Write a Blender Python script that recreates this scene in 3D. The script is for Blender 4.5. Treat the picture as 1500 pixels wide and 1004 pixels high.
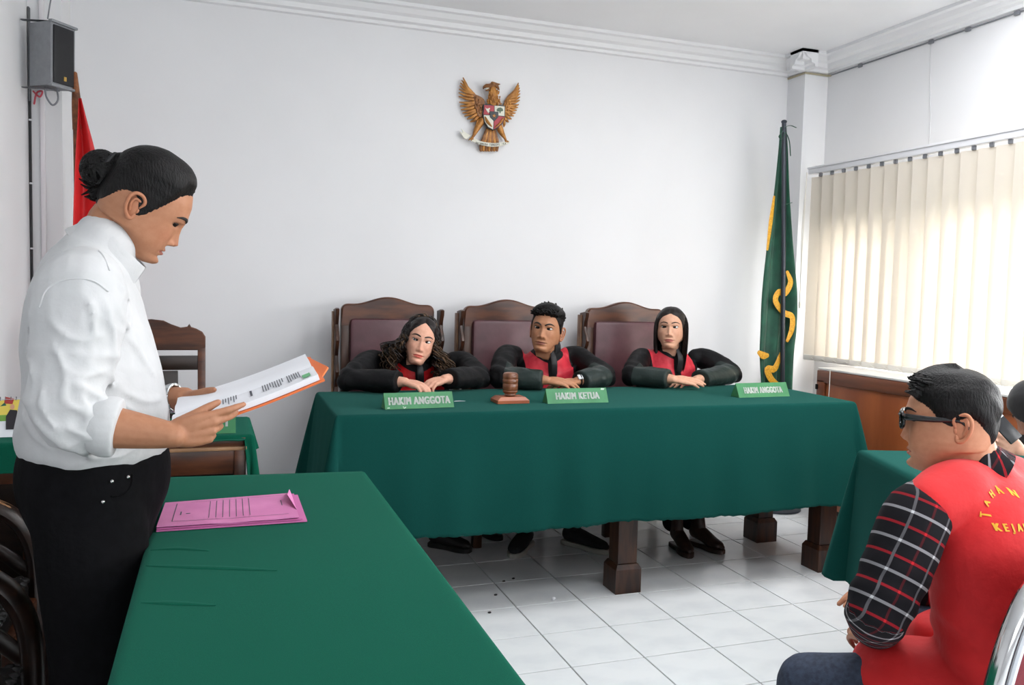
import bpy, bmesh, math, random
import numpy as np
from mathutils import Vector, Matrix
from mathutils.bvhtree import BVHTree
random.seed(7); RNG = np.random.default_rng(7)
SC = bpy.context.scene; COL = SC.collection
for _o in list(bpy.data.objects): bpy.data.objects.remove(_o)

# ------------------------------------------------------------------ camera, world, lights, exposure
FPX, YAW, PITCH, ROLL = 1224.9, 0.3385, 0.0653, 0.0252
CAMH = 1.3076
def _axes():
    f = np.array([math.sin(YAW)*math.cos(PITCH), math.cos(YAW)*math.cos(PITCH), -math.sin(PITCH)])
    r = np.array([math.cos(YAW), -math.sin(YAW), 0.0]); u = np.cross(r, f)
    r2 = r*math.cos(ROLL)+u*math.sin(ROLL); u2 = np.cross(r2, f)
    return r2, u2, f
CR, CU, CF = _axes(); CAMP = np.array([0, 0, CAMH])
cam = bpy.data.cameras.new('camera'); camo = bpy.data.objects.new('camera', cam); COL.objects.link(camo)
cam.sensor_width = 36; cam.sensor_fit = 'HORIZONTAL'; cam.lens = FPX/1500*36; cam.clip_start = 0.05
camo.matrix_world = Matrix(((CR[0], CU[0], -CF[0], 0), (CR[1], CU[1], -CF[1], 0), (CR[2], CU[2], -CF[2], CAMH), (0, 0, 0, 1)))
SC.camera = camo
def ray(x, y): return CF + CR*((x-750)/FPX) + CU*((502-y)/FPX)
def aty(x, y, Y): d = ray(x, y); return CAMP + d*(Y/d[1])      # a pixel's point at a known depth / height
def atx(x, y, X): d = ray(x, y); return CAMP + d*(X/d[0])
def atz(x, y, Z): d = ray(x, y); return CAMP + d*((Z-CAMH)/d[2])
def atd(x, y, D): return CAMP + ray(x, y)*D

SC.view_settings.view_transform = 'Standard'; SC.view_settings.look = 'None'
SC.view_settings.gamma = 1; SC.view_settings.use_curve_mapping = False
SC.view_settings.exposure = -0.34
W = bpy.data.worlds.new('daylight'); SC.world = W; W.use_nodes = True
W.node_tree.nodes['Background'].inputs[0].default_value = (0.93, 0.97, 1.0, 1)
W.node_tree.nodes['Background'].inputs[1].default_value = 4.5
def area(name, loc, aim, sx, sy, power, col=(1, 1, 1)):
    l = bpy.data.lights.new(name, 'AREA'); l.shape = 'RECTANGLE'; l.size = sx; l.size_y = sy; l.energy = power; l.color = col
    o = bpy.data.objects.new(name, l); COL.objects.link(o); o.location = loc
    o.rotation_euler = (Vector(aim)-Vector(loc)).to_track_quat('-Z', 'Y').to_euler()
    return o
area('daylight_side', (4.40, 3.25, 2.0), (3.3, 3.15, 1.5), 2.6, 1.6, 380, (1.0, 0.99, 0.97))       # daylight outside the blinds
area('daylight_rear', (0.9, -3.45, 1.9), (1.0, 3.0, 1.3), 3.2, 1.7, 14, (0.95, 0.98, 1.0))        # daylight through the rear windows
area('fill_right', (3.95, -0.6, 1.9), (1.3, 1.6, 0.9), 2.4, 1.4, 150, (0.98, 0.99, 1.0))      # fill daylight through an unseen right-wall opening added for it
area('fill_mid', (4.25, 1.45, 1.40), (2.3, 4.4, 2.1), 1.5, 1.1, 120, (0.98, 0.99, 1.0))         # added fill at an unseen window, left unshaded to brighten the back wall
area('ceiling_fill', (2.45, 2.55, 2.76), (2.45, 2.55, 0), 1.8, 1.0, 46, (0.97, 0.985, 1.0))            # unseen ceiling fill lamps, added to brighten wall, tabletops and floor
area('ceiling_fill', (1.8, 1.0, 2.76), (1.8, 1.0, 0), 1.4, .8, 34, (0.97, 0.985, 1.0))  # second added fill, over the front floor

# ------------------------------------------------------------------ materials
def lin(c):
    c = [v/255 if max(c) > 1 else v for v in c]
    return tuple(v/12.92 if v <= .04045 else ((v+.055)/1.055)**2.4 for v in c)+(1,)
MATS = {}
def mat(name, c, rough=.6, metal=0, c2=None, scale=20, stretch=(1, 1, 1), bump=0, bscale=None, sheen=0, spec=.5, detail=3, contrast=(.35, .65), coat=0, attr=None):
    if name in MATS: return MATS[name]
    m = bpy.data.materials.new(name); m.use_nodes = True; nt = m.node_tree; p = nt.nodes['Principled BSDF']
    p.inputs['Roughness'].default_value = rough; p.inputs['Metallic'].default_value = metal
    p.inputs['Specular IOR Level'].default_value = spec
    p.inputs['Sheen Weight'].default_value = sheen; p.inputs['Coat Weight'].default_value = coat
    p.inputs['Base Color'].default_value = lin(c)
    L = nt.links.new
    if c2 is not None or bump:
        tc = nt.nodes.new('ShaderNodeTexCoord'); mp = nt.nodes.new('ShaderNodeMapping'); mp.inputs['Scale'].default_value = stretch
        L(tc.outputs['Object'], mp.inputs[0])
    if c2 is not None:
        nz = nt.nodes.new('ShaderNodeTexNoise'); nz.inputs['Scale'].default_value = scale; nz.inputs['Detail'].default_value = detail
        L(mp.outputs[0], nz.inputs[0])
        rp = nt.nodes.new('ShaderNodeValToRGB'); rp.color_ramp.elements[0].position, rp.color_ramp.elements[1].position = contrast
        rp.color_ramp.elements[0].color = lin(c); rp.color_ramp.elements[1].color = lin(c2)
        L(nz.outputs[0], rp.inputs[0]); L(rp.outputs[0], p.inputs['Base Color'])
    if attr:
        at = nt.nodes.new('ShaderNodeAttribute'); at.attribute_name = attr
        mx = nt.nodes.new('ShaderNodeMix'); mx.data_type = 'RGBA'; mx.blend_type = 'MULTIPLY'; mx.inputs[0].default_value = 1
        src = p.inputs['Base Color'].links[0].from_socket if p.inputs['Base Color'].links else None
        if src: L(src, mx.inputs[6])
        else: mx.inputs[6].default_value = lin(c)
        L(at.outputs['Color'], mx.inputs[7]); L(mx.outputs[2], p.inputs['Base Color'])
    if bump:
        n2 = nt.nodes.new('ShaderNodeTexNoise'); n2.inputs['Scale'].default_value = bscale or scale; n2.inputs['Detail'].default_value = 4
        L(mp.outputs[0], n2.inputs[0])
        bp = nt.nodes.new('ShaderNodeBump'); bp.inputs['Strength'].default_value = bump; bp.inputs['Distance'].default_value = .01
        L(n2.outputs[0], bp.inputs['Height']); L(bp.outputs[0], p.inputs['Normal'])
    MATS[name] = m; return m
def translucent(name, c, mix=.5):
    m = bpy.data.materials.new(name); m.use_nodes = True; nt = m.node_tree; nt.nodes.remove(nt.nodes['Principled BSDF'])
    d = nt.nodes.new('ShaderNodeBsdfDiffuse'); t = nt.nodes.new('ShaderNodeBsdfTranslucent'); x = nt.nodes.new('ShaderNodeMixShader')
    d.inputs[0].default_value = lin(c); t.inputs[0].default_value = lin(c); x.inputs[0].default_value = mix
    nt.links.new(d.outputs[0], x.inputs[1]); nt.links.new(t.outputs[0], x.inputs[2]); nt.links.new(x.outputs[0], nt.nodes['Material Output'].inputs[0])
    MATS[name] = m; return m

# ------------------------------------------------------------------ mesh helpers
class B:
    """collects shapes, becomes ONE mesh object"""
    def __init__(s): s.V = []; s.F = []; s.MI = []; s.n = 0
    def add(s, V, F, mi=0):
        V = np.asarray(V, float); s.V.append(V)
        s.F += [tuple(i+s.n for i in f) for f in F]; s.MI += [mi]*len(F); s.n += len(V); return s
    def verts(s): return np.concatenate(s.V) if s.V else np.zeros((0, 3))
    def box(s, c, d, bev=0.0, R=None, mi=0):
        hx, hy, hz = d[0]/2, d[1]/2, d[2]/2
        b = min(bev, hx*.95, hy*.95, hz*.95)
        if b <= 0:
            V = np.array([(x, y, z) for x in (-hx, hx) for y in (-hy, hy) for z in (-hz, hz)])
            F = [(0, 1, 3, 2), (4, 6, 7, 5), (0, 4, 5, 1), (2, 3, 7, 6), (0, 2, 6, 4), (1, 5, 7, 3)]
        else:
            bm = bmesh.new(); bmesh.ops.create_cube(bm, size=1)
            for v in bm.verts: v.co = (v.co.x*2*hx, v.co.y*2*hy, v.co.z*2*hz)
            bmesh.ops.bevel(bm, geom=bm.edges[:], offset=b, segments=2, affect='EDGES', profile=.5)
            V = np.array([v.co[:] for v in bm.verts]); bm.verts.index_update(); F = [tuple(v.index for v in f.verts) for f in bm.faces]; bm.free()
        if R is not None: V = V @ np.asarray(R).T
        return s.add(V+np.asarray(c, float), F, mi)
    def ell(s, c, r, R=None, nu=20, nv=12, mi=0):
        V = [(0, 0, 1)]
        for i in range(1, nv):
            a = math.pi*i/nv
            for j in range(nu): b = 2*math.pi*j/nu; V.append((math.sin(a)*math.cos(b), math.sin(a)*math.sin(b), math.cos(a)))
        V.append((0, 0, -1)); V = np.array(V)*np.asarray(r, float)
        F = [(0, 1+j, 1+(j+1) % nu) for j in range(nu)]
        for i in range(nv-2):
            for j in range(nu):
                a = 1+i*nu+j; b = 1+i*nu+(j+1) % nu; F.append((a, a+nu, b+nu, b))
        e = len(V)-1; k = 1+(nv-2)*nu
        F += [(k+j, e, k+(j+1) % nu) for j in range(nu)]
        if R is not None: V = V @ np.asarray(R).T
        return s.add(V+np.asarray(c, float), F, mi)
    def tube(s, pts, rad, n=12, ref=(0, 0, 1), sub=4, cap='round', mi=0, closed=False):
        V, F = tube(pts, rad, n, ref, sub, cap, closed); return s.add(V, F, mi)
    def prism(s, poly, t, O=(0, 0, 0), ax=(1, 0, 0), ay=(0, 0, 1), mi=0, bev=0.0):
        """polygon (2-D, CCW) in the plane O+ax,ay, thickened both ways by t/2 along ax x ay, edge chamfered"""
        P = np.asarray(poly, float); n = len(P); ax = np.asarray(ax, float); ay = np.asarray(ay, float); az = np.cross(ax, ay); O = np.asarray(O, float)
        if bev > 0:
            d = np.roll(P, -1, 0)-np.roll(P, 1, 0); nr = np.stack([-d[:, 1], d[:, 0]], 1); nr /= np.linalg.norm(nr, axis=1)[:, None]+1e-9
            Q = P+nr*bev; lay = [(Q, -t/2), (P, -t/2+bev), (P, t/2-bev), (Q, t/2)]
        else: lay = [(P, -t/2), (P, t/2)]
        V = []
        for q, h in lay: V += [O+ax*a+ay*b+az*h for a, b in q]
        F = [tuple(range(n-1, -1, -1)), tuple(range((len(lay)-1)*n, len(lay)*n))]
        for k in range(len(lay)-1):
            F += [(k*n+i, k*n+(i+1) % n, (k+1)*n+(i+1) % n, (k+1)*n+i) for i in range(n)]
        return s.add(V, F, mi)
    def lathe(s, prof, c=(0, 0, 0), n=24, R=None, mi=0):
        V = []; m = len(prof)
        for r, z in prof:
            for j in range(n): a = 2*math.pi*j/n; V.append((r*math.cos(a), r*math.sin(a), z))
        V = np.array(V)
        if R is not None: V = V @ np.asarray(R).T
        F = [(i*n+j, i*n+(j+1) % n, (i+1)*n+(j+1) % n, (i+1)*n+j) for i in range(m-1) for j in range(n)]
        F += [tuple(range(n-1, -1, -1)), tuple(range((m-1)*n, m*n))]
        return s.add(V+np.asarray(c, float), F, mi)
def catmull(P, sub):
    P = np.asarray(P, float); n = len(P)
    if n < 3 or sub < 2: return P
    out = []
    for i in range(n-1):
        p0 = P[max(i-1, 0)] if i > 0 else 2*P[0]-P[1]; p1 = P[i]; p2 = P[i+1]; p3 = P[i+2] if i+2 < n else 2*P[-1]-P[-2]
        for k in range(sub):
            t = k/sub; out.append(.5*((2*p1)+(-p0+p2)*t+(2*p0-5*p1+4*p2-p3)*t*t+(-p0+3*p1-3*p2+p3)*t**3))
    out.append(P[-1]); return np.array(out)
def tube(pts, rad, n=12, ref=(0, 0, 1), sub=4, cap='round', closed=False):
    pts = np.asarray(pts, float); k = len(pts)
    rad = np.asarray([(r, r) if np.isscalar(r) else tuple(r) for r in (rad if not np.isscalar(rad) else [rad]*k)], float)
    C = catmull(np.hstack([pts, rad]), sub); P = C[:, :3]; Rr = np.maximum(C[:, 3:], 1e-4)
    T = np.gradient(P, axis=0); T /= np.linalg.norm(T, axis=1)[:, None]+1e-12
    if cap == 'round':
        ang = np.radians([78, 50, 25]); r0 = Rr[0].mean(); r1 = Rr[-1].mean()
        P = np.vstack([[P[0]-T[0]*r0*math.sin(a) for a in ang], P, [P[-1]+T[-1]*r1*math.sin(a) for a in ang[::-1]]])
        Rr = np.vstack([[Rr[0]*math.cos(a) for a in ang], Rr, [Rr[-1]*math.cos(a) for a in ang[::-1]]])
        T = np.vstack([[T[0]]*3, T, [T[-1]]*3])
    ref = np.asarray(ref, float); m = len(P); V = np.zeros((m, n, 3)); s_prev = None
    a = np.arange(n)*2*math.pi/n; ca, sa = np.cos(a)[:, None], np.sin(a)[:, None]
    for i in range(m):
        t = T[i]; s = np.cross(t, ref) if s_prev is None else s_prev-t*np.dot(s_prev, t)
        if np.linalg.norm(s) < 1e-6: s = np.cross(t, (1, 0.3, 0.2))
        s /= np.linalg.norm(s); s_prev = s; b = np.cross(s, t)
        V[i] = P[i]+s*Rr[i, 0]*ca+b*Rr[i, 1]*sa
    V = V.reshape(-1, 3)
    F = [(i*n+j, i*n+(j+1) % n, (i+1)*n+(j+1) % n, (i+1)*n+j) for i in range(m-1) for j in range(n)]
    F = [f[::-1] for f in F]
    F += [tuple(range(n)), tuple(range(m*n-1, (m-1)*n-1, -1))]
    return V, F
def rotz(a): c, s = math.cos(a), math.sin(a); return np.array([[c, -s, 0], [s, c, 0], [0, 0, 1]])
def rotx(a): c, s = math.cos(a), math.sin(a); return np.array([[1, 0, 0], [0, c, -s], [0, s, c]])
def roty(a): c, s = math.cos(a), math.sin(a); return np.array([[c, 0, s], [0, 1, 0], [-s, 0, c]])

def wloc(o):
    v = np.zeros(3)
    while o is not None: v = v+np.array(o.location[:]); o = o.parent
    return v
def mesh_obj(name, V, F, mats, parent=None, smooth=True, MI=None, loc=None, auto=40):
    V = np.asarray(V, float); base = np.zeros(3) if parent is None else wloc(parent)
    if loc is not None: L = np.asarray(loc, float)
    else: L = base
    me = bpy.data.meshes.new(name); me.from_pydata((V-L).tolist(), [], [tuple(int(i) for i in f) for f in F])
    for m in (mats if isinstance(mats, (list, tuple)) else [mats]): me.materials.append(m)
    if MI is not None and len(set(MI)) > 1: me.polygons.foreach_set('material_index', np.asarray(MI, np.int32))
    if smooth:
        me.polygons.foreach_set('use_smooth', np.ones(len(me.polygons), bool))
        if auto: me.set_sharp_from_angle(angle=math.radians(auto))
    me.update()
    o = bpy.data.objects.new(name, me); COL.objects.link(o)
    if parent is not None: o.parent = parent; o.location = L-base
    else: o.location = L
    return o
def build(b, name, mats, parent=None, smooth=True, loc=None, auto=40):
    return mesh_obj(name, b.verts(), b.F, mats, parent, smooth, b.MI, loc, auto)
def tag(o, label=None, cat=None, group=None, kind=None):
    for k, v in (('label', label), ('category', cat), ('group', group), ('kind', kind)):
        if v: o[k] = v
    return o
def thing(name, label, cat, loc=(0, 0, 0), group=None):
    o = bpy.data.objects.new(name, None); COL.objects.link(o); o.location = loc; o.empty_display_size = .1
    return tag(o, label, cat, group)
def dup(root, loc, rz=0, label=None):
    def cp(o, par):
        c = o.copy(); COL.objects.link(c)
        if par is not None: c.parent = par
        for ch in [x for x in bpy.data.objects if x.parent == o]: cp(ch, c)
        return c
    r = cp(root, None); r.location = loc; r.rotation_euler = (0, 0, rz)
    if label: r['label'] = label
    return r
def remesh(b, voxel, smooth=4, fac=.5):
    """union of overlapping closed shapes -> one continuous surface"""
    me = bpy.data.meshes.new('t'); V = b.verts(); me.from_pydata(V.tolist(), [], b.F); me.update()
    o = bpy.data.objects.new('t', me); COL.objects.link(o)
    m = o.modifiers.new('r', 'REMESH'); m.mode = 'VOXEL'; m.voxel_size = voxel
    if smooth: s = o.modifiers.new('s', 'SMOOTH'); s.factor = fac; s.iterations = smooth
    dg = bpy.context.evaluated_depsgraph_get(); ev = o.evaluated_get(dg); em = ev.to_mesh()
    nv = len(em.vertices); v = np.zeros(nv*3); em.vertices.foreach_get('co', v); v = v.reshape(-1, 3)
    nl = len(em.loops); li = np.zeros(nl, np.int32); em.loops.foreach_get('vertex_index', li)
    ls = np.zeros(len(em.polygons), np.int32); em.polygons.foreach_get('loop_total', ls)
    F = [tuple(x) for x in np.split(li, np.cumsum(ls)[:-1])]
    ev.to_mesh_clear(); bpy.data.objects.remove(o); bpy.data.meshes.remove(me)
    return v, F
def normals(V, F):
    me = bpy.data.meshes.new('t'); me.from_pydata(V.tolist(), [], F); me.update()
    n = np.zeros(len(V)*3); me.vertices.foreach_get('normal', n); bpy.data.meshes.remove(me); return n.reshape(-1, 3)
def waves(P, seed, f0, n=10, stretch=(1, 1, 1)):
    """smooth pseudo-random field in [-1,1] built from warped sines"""
    g = np.random.default_rng(seed); P = P*np.asarray(stretch); out = np.zeros(len(P))
    wq = P+0.35/f0*np.stack([np.sin(P[:, 1]*f0*1.3+seed), np.sin(P[:, 2]*f0*1.1+2*seed), np.sin(P[:, 0]*f0*1.2+3*seed)], 1)
    for i in range(n):
        d = g.normal(size=3); d /= np.linalg.norm(d); f = f0*2**g.uniform(-.6, 1.0)
        out += np.sin(wq @ d*f+g.uniform(0, 6.28))*(f0/f)**.5
    return out/n**.5/1.2
def set_attr(o, name, col):
    a = o.data.color_attributes.new(name, 'FLOAT_COLOR', 'POINT'); c = np.ones((len(o.data.vertices), 4)); c[:, :col.shape[1]] = col
    a.data.foreach_set('color', c.ravel())
def text_mesh(s, size, mats, name, parent, O, ax, ay, sx=1.0, bold=0.0, depth=.001, space=1.0, align='LEFT'):
    """lettering as a thin mesh lying in the plane O, ax (reading direction), ay (up)"""
    cu = bpy.data.curves.new('t', 'FONT'); cu.body = s; cu.size = size; cu.extrude = depth; cu.space_character = space; cu.align_x = align
    o = bpy.data.objects.new('t', cu); COL.objects.link(o)
    dg = bpy.context.evaluated_depsgraph_get(); me = bpy.data.meshes.new_from_object(o.evaluated_get(dg))
    V = np.array([v.co[:] for v in me.vertices]).reshape(-1, 3); F = [tuple(p.vertices) for p in me.polygons]
    bpy.data.objects.remove(o); bpy.data.meshes.remove(me); bpy.data.curves.remove(cu)
    ax = np.asarray(ax, float); ay = np.asarray(ay, float); ax = ax/np.linalg.norm(ax); ay = ay/np.linalg.norm(ay); az = np.cross(ax, ay)
    n = len(V); sh = [(0, 0)] if not bold or not n else [(k*bold, j*bold*.4) for k in (-1, -.6, -.2, .2, .6, 1) for j in (-1, 1)]      # overprinted copies make the strokes bold
    V = np.concatenate([np.asarray(O, float)+(V[:, :1]*sx+a)*ax+(V[:, 1:2]+b)*ay+V[:, 2:3]*az for a, b in sh])
    return V, [tuple(i+k*n for i in f) for k in range(len(sh)) for f in F]
# ------------------------------------------------------------------ setting
XL, XR, YB, ZC = -0.80, 3.595, 4.55, 2.79
mwall = mat('wall_paint', (232, 232, 234), .75, c2=(229, 229, 231), scale=2, bump=.02, bscale=60)
mceil = mat('ceiling_paint', (246, 246, 248), .8, c2=(242, 242, 244), scale=2)
mcorn = mat('cornice_paint', (236, 236, 238), .6)
mgrout = mat('grout', (140, 136, 128), .8, c2=(105, 100, 92), scale=30)
mtile = mat('white_marble_tile', (243, 246, 248), .13, c2=(228, 232, 236), scale=5, stretch=(1, 1.6, 1), detail=6, contrast=(.45, .8), spec=.5)
def struct(b, name, m, parent=None, smooth=False):
    o = build(b, name, m, parent, smooth)
    o['kind'] = 'structure'; return o
def slab(name, x0, x1, y0, y1, z0, z1, m, parent=None): return struct(B().box(((x0+x1)/2, (y0+y1)/2, (z0+z1)/2), (x1-x0, y1-y0, z1-z0)), name, m, parent)
U = 0.285; GX, GY = 1.727, 2.583
Y0T = GY-2*U
flr = B().box(((-2.4+3.6)/2, (Y0T+4.55)/2, -.056), (6.2, 4.55-Y0T, .10)).box((.6, (Y0T-3.4)/2, -.05), (6.2, Y0T+3.4, .10), mi=1)
floor = build(flr, 'floor', [mgrout, mtile], None, False); floor['kind'] = 'structure'
_tm = {}
for i in range(-15, 7):
    for j in range(-2, 7):
        x0, x1 = max(GX+i*U, -2.38), min(GX+(i+1)*U, XR); y0, y1 = GY+j*U, min(GY+(j+1)*U, YB)
        if x0 < XL-.05 and y1 > 3.35: continue
        if x0 < XL and y1 > 3.35: x0 = XL
        if x1-x0 < .02 or y1-y0 < .02: continue
        k = (round(x1-x0, 3), round(y1-y0, 3))
        if k not in _tm:
            t = build(B().box((0, 0, -.004), (k[0]-.005, k[1]-.005, .008), .0015), 'tile', mtile, None, False); _tm[k] = t.data
            t.parent = floor
        else:
            t = bpy.data.objects.new('tile', _tm[k]); COL.objects.link(t); t.parent = floor
        t.location = np.array(((x0+x1)/2, (y0+y1)/2, 0))-wloc(floor)
slab('ceiling', -2.5, 3.75, -3.4, YB+.15, ZC, ZC+.12, mceil)
slab('wall_back', XL, XR, YB, YB+.15, 0, ZC, mwall)
wl = B().box((XL-.075, (3.35+YB+.15)/2, ZC/2), (.15, YB+.15-3.35, ZC)).box(((XL-2.4)/2-.075, 3.425, ZC/2), (1.6, .15, ZC)).box((-2.475, 0, ZC/2), (.15, 6.8, ZC))
struct(wl, 'wall_left', mwall)
# right wall with window openings
WZ0, WZ1 = .95, 1.74
op = [(3.60, 4.16), (2.32, 3.43), (1.05, 2.16), (-1.75, .55)]  # the last opening is added out of view for a fill light
wr = B().box((XR+.075, .6, WZ0/2), (.15, 8, WZ0)).box((XR+.075, .6, (WZ1+ZC)/2), (.15, 8, ZC-WZ1))
ys = sorted([v for o in op for v in o]); ys = [-3.4]+ys+[4.6]
for a, b_ in zip(ys[::2], ys[1::2]): wr.box((XR+.075, (a+b_)/2, (WZ0+WZ1)/2), (.15, b_-a, WZ1-WZ0))
struct(wr, 'wall_right', mwall)
# rear wall with a wide opening (behind the camera)
rw = B().box((.6, -3.325, .5), (6.2, .15, 1.0)).box((.6, -3.325, 2.7), (6.2, .15, .2)).box((-1.6, -3.325, 1.8), (1.8, .15, 1.6)).box((3.1, -3.325, 1.8), (1.2, .15, 1.6))
struct(rw, 'wall_rear', mwall)
mframe = mat('window_frame', (225, 225, 222), .4)
mg = bpy.data.materials.new('window_glass'); mg.use_nodes = True; _n = mg.node_tree; _n.nodes.remove(_n.nodes['Principled BSDF'])
_t = _n.nodes.new('ShaderNodeBsdfTransparent'); _g = _n.nodes.new('ShaderNodeBsdfGlossy'); _x = _n.nodes.new('ShaderNodeMixShader'); _x.inputs[0].default_value = .05; _g.inputs['Roughness'].default_value = .05
_n.links.new(_t.outputs[0], _x.inputs[1]); _n.links.new(_g.outputs[0], _x.inputs[2]); _n.links.new(_x.outputs[0], _n.nodes['Material Output'].inputs[0])
def window(n, c0, c1, along, at, z0, z1, nm=1):
    w = bpy.data.objects.new(f'window_{n}', None); COL.objects.link(w); w['kind'] = 'structure'
    mk = (lambda s, z: (at, s, z)) if along == 'y' else (lambda s, z: (s, at, z))
    dm = (lambda l, h, t: (t, l, h)) if along == 'y' else (lambda l, h, t: (l, t, h))
    w.location = mk((c0+c1)/2, z0); f = B()
    for z in (z0+.025, z1-.025): f.box(mk((c0+c1)/2, z), dm(c1-c0, .05, .06), .004)
    for k in range(nm+1): f.box(mk(c0+.025+(c1-c0-.05)*k/nm, (z0+z1)/2), dm(.05, z1-z0-.1, .06), .004)
    build(f, 'window_frame', mframe, w, False)
    for k in range(nm):
        a = c0+.05+(c1-c0-.05)*k/nm; b_ = c0+(c1-c0-.05)*(k+1)/nm
        build(B().box(mk((a+b_)/2, (z0+z1)/2), dm(b_-a, z1-z0-.1, .005)), 'pane', mg, w, False)
for n, (a, b_) in enumerate(op): window(n+1, a, b_, 'y', XR+.10, WZ0, WZ1, 1 if b_-a < 1 else 2)
window(5, -.7, 2.5, 'x', -3.33, 1.0, 2.6, 4)
# pillars in the corners
PXR, PYR = .752*YB, 4.385
slab('wall_pillar_right', PXR, XR, PYR, YB, 0, ZC, mwall)
slab('wall_pillar_left', XL, -.668, 4.30, YB, 0, ZC, mwall)
# stepped plaster cornice
prof = [(0, 0), (.115, 0), (.115, -.018), (.092, -.022), (.075, -.045), (.052, -.055), (.045, -.078), (.022, -.084), (.020, -.100), (0, -.104)]
def cornice(n, O, along, out, L):
    b = B(); al = np.array(along, float); ou = np.array(out, float); O = np.array(O, float)
    V = [O+ou*d+np.array((0, 0, z))+al*t for t in (0, L) for d, z in prof]; m = len(prof)
    F = [tuple(range(m)), tuple(range(2*m-1, m-1, -1))]+[(i, m+i, m+(i+1) % m, (i+1) % m) for i in range(m)]
    b.add(V, F); struct(b, f'trim_{n}', mcorn)
cornice(1, (-.668, YB, ZC), (1, 0, 0), (0, -1, 0), PXR+.668)
cornice(2, (XR, -3.2, ZC), (0, 1, 0), (-1, 0, 0), PYR+3.2)
cornice(3, (PXR, PYR-.115, ZC), (0, 1, 0), (-1, 0, 0), YB-PYR+.115)
cornice(4, (PXR-.115, PYR, ZC), (1, 0, 0), (0, -1, 0), XR-PXR+.115)
struct(B().box((PXR-.05, PYR-.05, ZC-.03), (.1, .1, .06)), 'trim_6', mcorn)
cornice(5, (XL, 3.35, ZC), (0, 1, 0), (1, 0, 0), .95)
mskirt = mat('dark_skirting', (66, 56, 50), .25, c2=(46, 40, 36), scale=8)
struct(B().box(((PXR+XL)/2, YB-.008, .05), (PXR-XL-.14, .016, .10), .003), 'baseboard_back', mskirt)
struct(B().box((PXR-.008, (PYR+YB)/2, .05), (.016, YB-PYR, .10), .003), 'baseboard_right', mskirt)
slab('ground', 3.76, 30, -20, 30, -.6, -.4, mat('garden_ground', (120, 130, 84), .9, c2=(84, 100, 60), scale=1.5))

# ------------------------------------------------------------------ wood
mwood = mat('dark_wood', (74, 44, 28), .38, c2=(40, 22, 15), scale=6, stretch=(6, 6, .8), bump=.05, spec=.5)
mwood2 = mat('reddish_wood', (96, 54, 32), .35, c2=(58, 30, 18), scale=5, stretch=(1.2, 6, 7), bump=.04)
mwoodd = mat('very_dark_wood', (44, 27, 19), .35, c2=(24, 15, 11), scale=6, stretch=(1, 5, 6), bump=.04)
mpanel = mat('orange_plywood', (168, 92, 48), .4, c2=(140, 72, 36), scale=4, stretch=(2, 2, .35), detail=5)
mpanelf = mat('plywood_trim', (126, 70, 42), .4, c2=(100, 54, 32), scale=5, stretch=(6, .5, 6))
mlight = mat('pale_wood_edge', (168, 128, 92), .5, c2=(120, 84, 56), scale=9)

# built-in cabinet under the blinds
cb = thing('low_cabinet', 'long low orange-brown plywood cabinet built under the window blinds', 'cabinet', (3.33, 2.5, 0))
CX, CY1, CY0, CZ = 3.16, 3.822, .9, .905
build(B().box(((CX+.02+3.55)/2, (CY0+CY1)/2, (CZ+.14)/2-.01), (3.55-CX-.02, CY1-CY0, CZ-.16), .003), 'carcass', mpanelf, cb)
build(B().box(((CX+3.56)/2+.005, (CY0+CY1)/2, CZ-.004), (3.56-CX, CY1-CY0+.01, .012), .003), 'worktop', mframe, cb)
build(B().box((3.35, (CY0+CY1)/2, .07), (.30, CY1-CY0-.02, .14), .003), 'plinth_shade', mskirt, cb)  # shade under the table put into a dark base strip
build(B().box((CX+.008, (CY0+CY1)/2, CZ-.045), (.024, CY1-CY0, .065), .003), 'rail', mpanelf, cb)
build(B().box((CX+.008, CY1-.03, .49), (.024, .06, .70), .003), 'stile', mpanelf, cb)
yy = CY1-.064
for k in range(4):
    w = .70; build(B().box((CX+.016, yy-w/2, .485), (.018, w-.006, .69), .002), 'panel', mpanel, cb); yy -= w
build(B().box((CX-.004, CY1-.005, .80), (.012, .018, .03), .003), 'hinge', mat('black_metal', (24, 24, 26), .35, .6), cb)

# ------------------------------------------------------------------ vertical blinds
mslat = translucent('blind_fabric', (236, 230, 221), .45)
mrail = mat('white_rail', (228, 228, 232), .35)
mplast = mat('white_plastic', (226, 222, 214), .4)
XB = 3.42
bl = thing('vertical_blind', 'cream vertical slat blind glowing with daylight across the window', 'blind', (XB, 3.0, 2.05))
build(B().box((XB+.01, 3.16, 2.062), (.055, 2.26, .035), .004).box((XB-.02, 3.16, 2.082), (.01, 2.26, .012), .002), 'headrail', mrail, bl)
NS = 22; zt, zb = 2.024, .915
gs = np.array([[x, z] for z in np.linspace(zb, zt, 10) for x in np.linspace(-.5, .5, 5)])
def slat_mesh():
    w, t = .124, .0016; V = []
    for s_ in (1, -1):
        for x, z in gs: V.append((.006*(1-(2*x)**2)+s_*t/2, x*w, z-zt))
    n = len(gs); F = []
    for i in range(9):
        for j in range(4):
            a = i*5+j; F.append((a, a+1, a+6, a+5)); F.append((n+a, n+a+5, n+a+6, n+a+1))
    for i in range(9):
        F.append((i*5, i*5+5, n+i*5+5, n+i*5)); F.append((i*5+4, n+i*5+4, n+i*5+9, i*5+9))
    for j in range(4): F.append((j, n+j, n+j+1, j+1)); F.append((45+j, 46+j, n+46+j, n+45+j))
    return V, F
sv, sf = slat_mesh(); slat0 = mesh_obj('slat', sv, sf, mslat, None)
wt0 = build(B().box((0, 0, -(zt-zb)+.014), (.012, .118, .034), .005), 'weight', mplast, None)
hk0 = build(B().box((0, 0, .012), (.014, .02, .026), .003), 'hook', mat('grey_clip', (120, 122, 128), .4), None)
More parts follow.
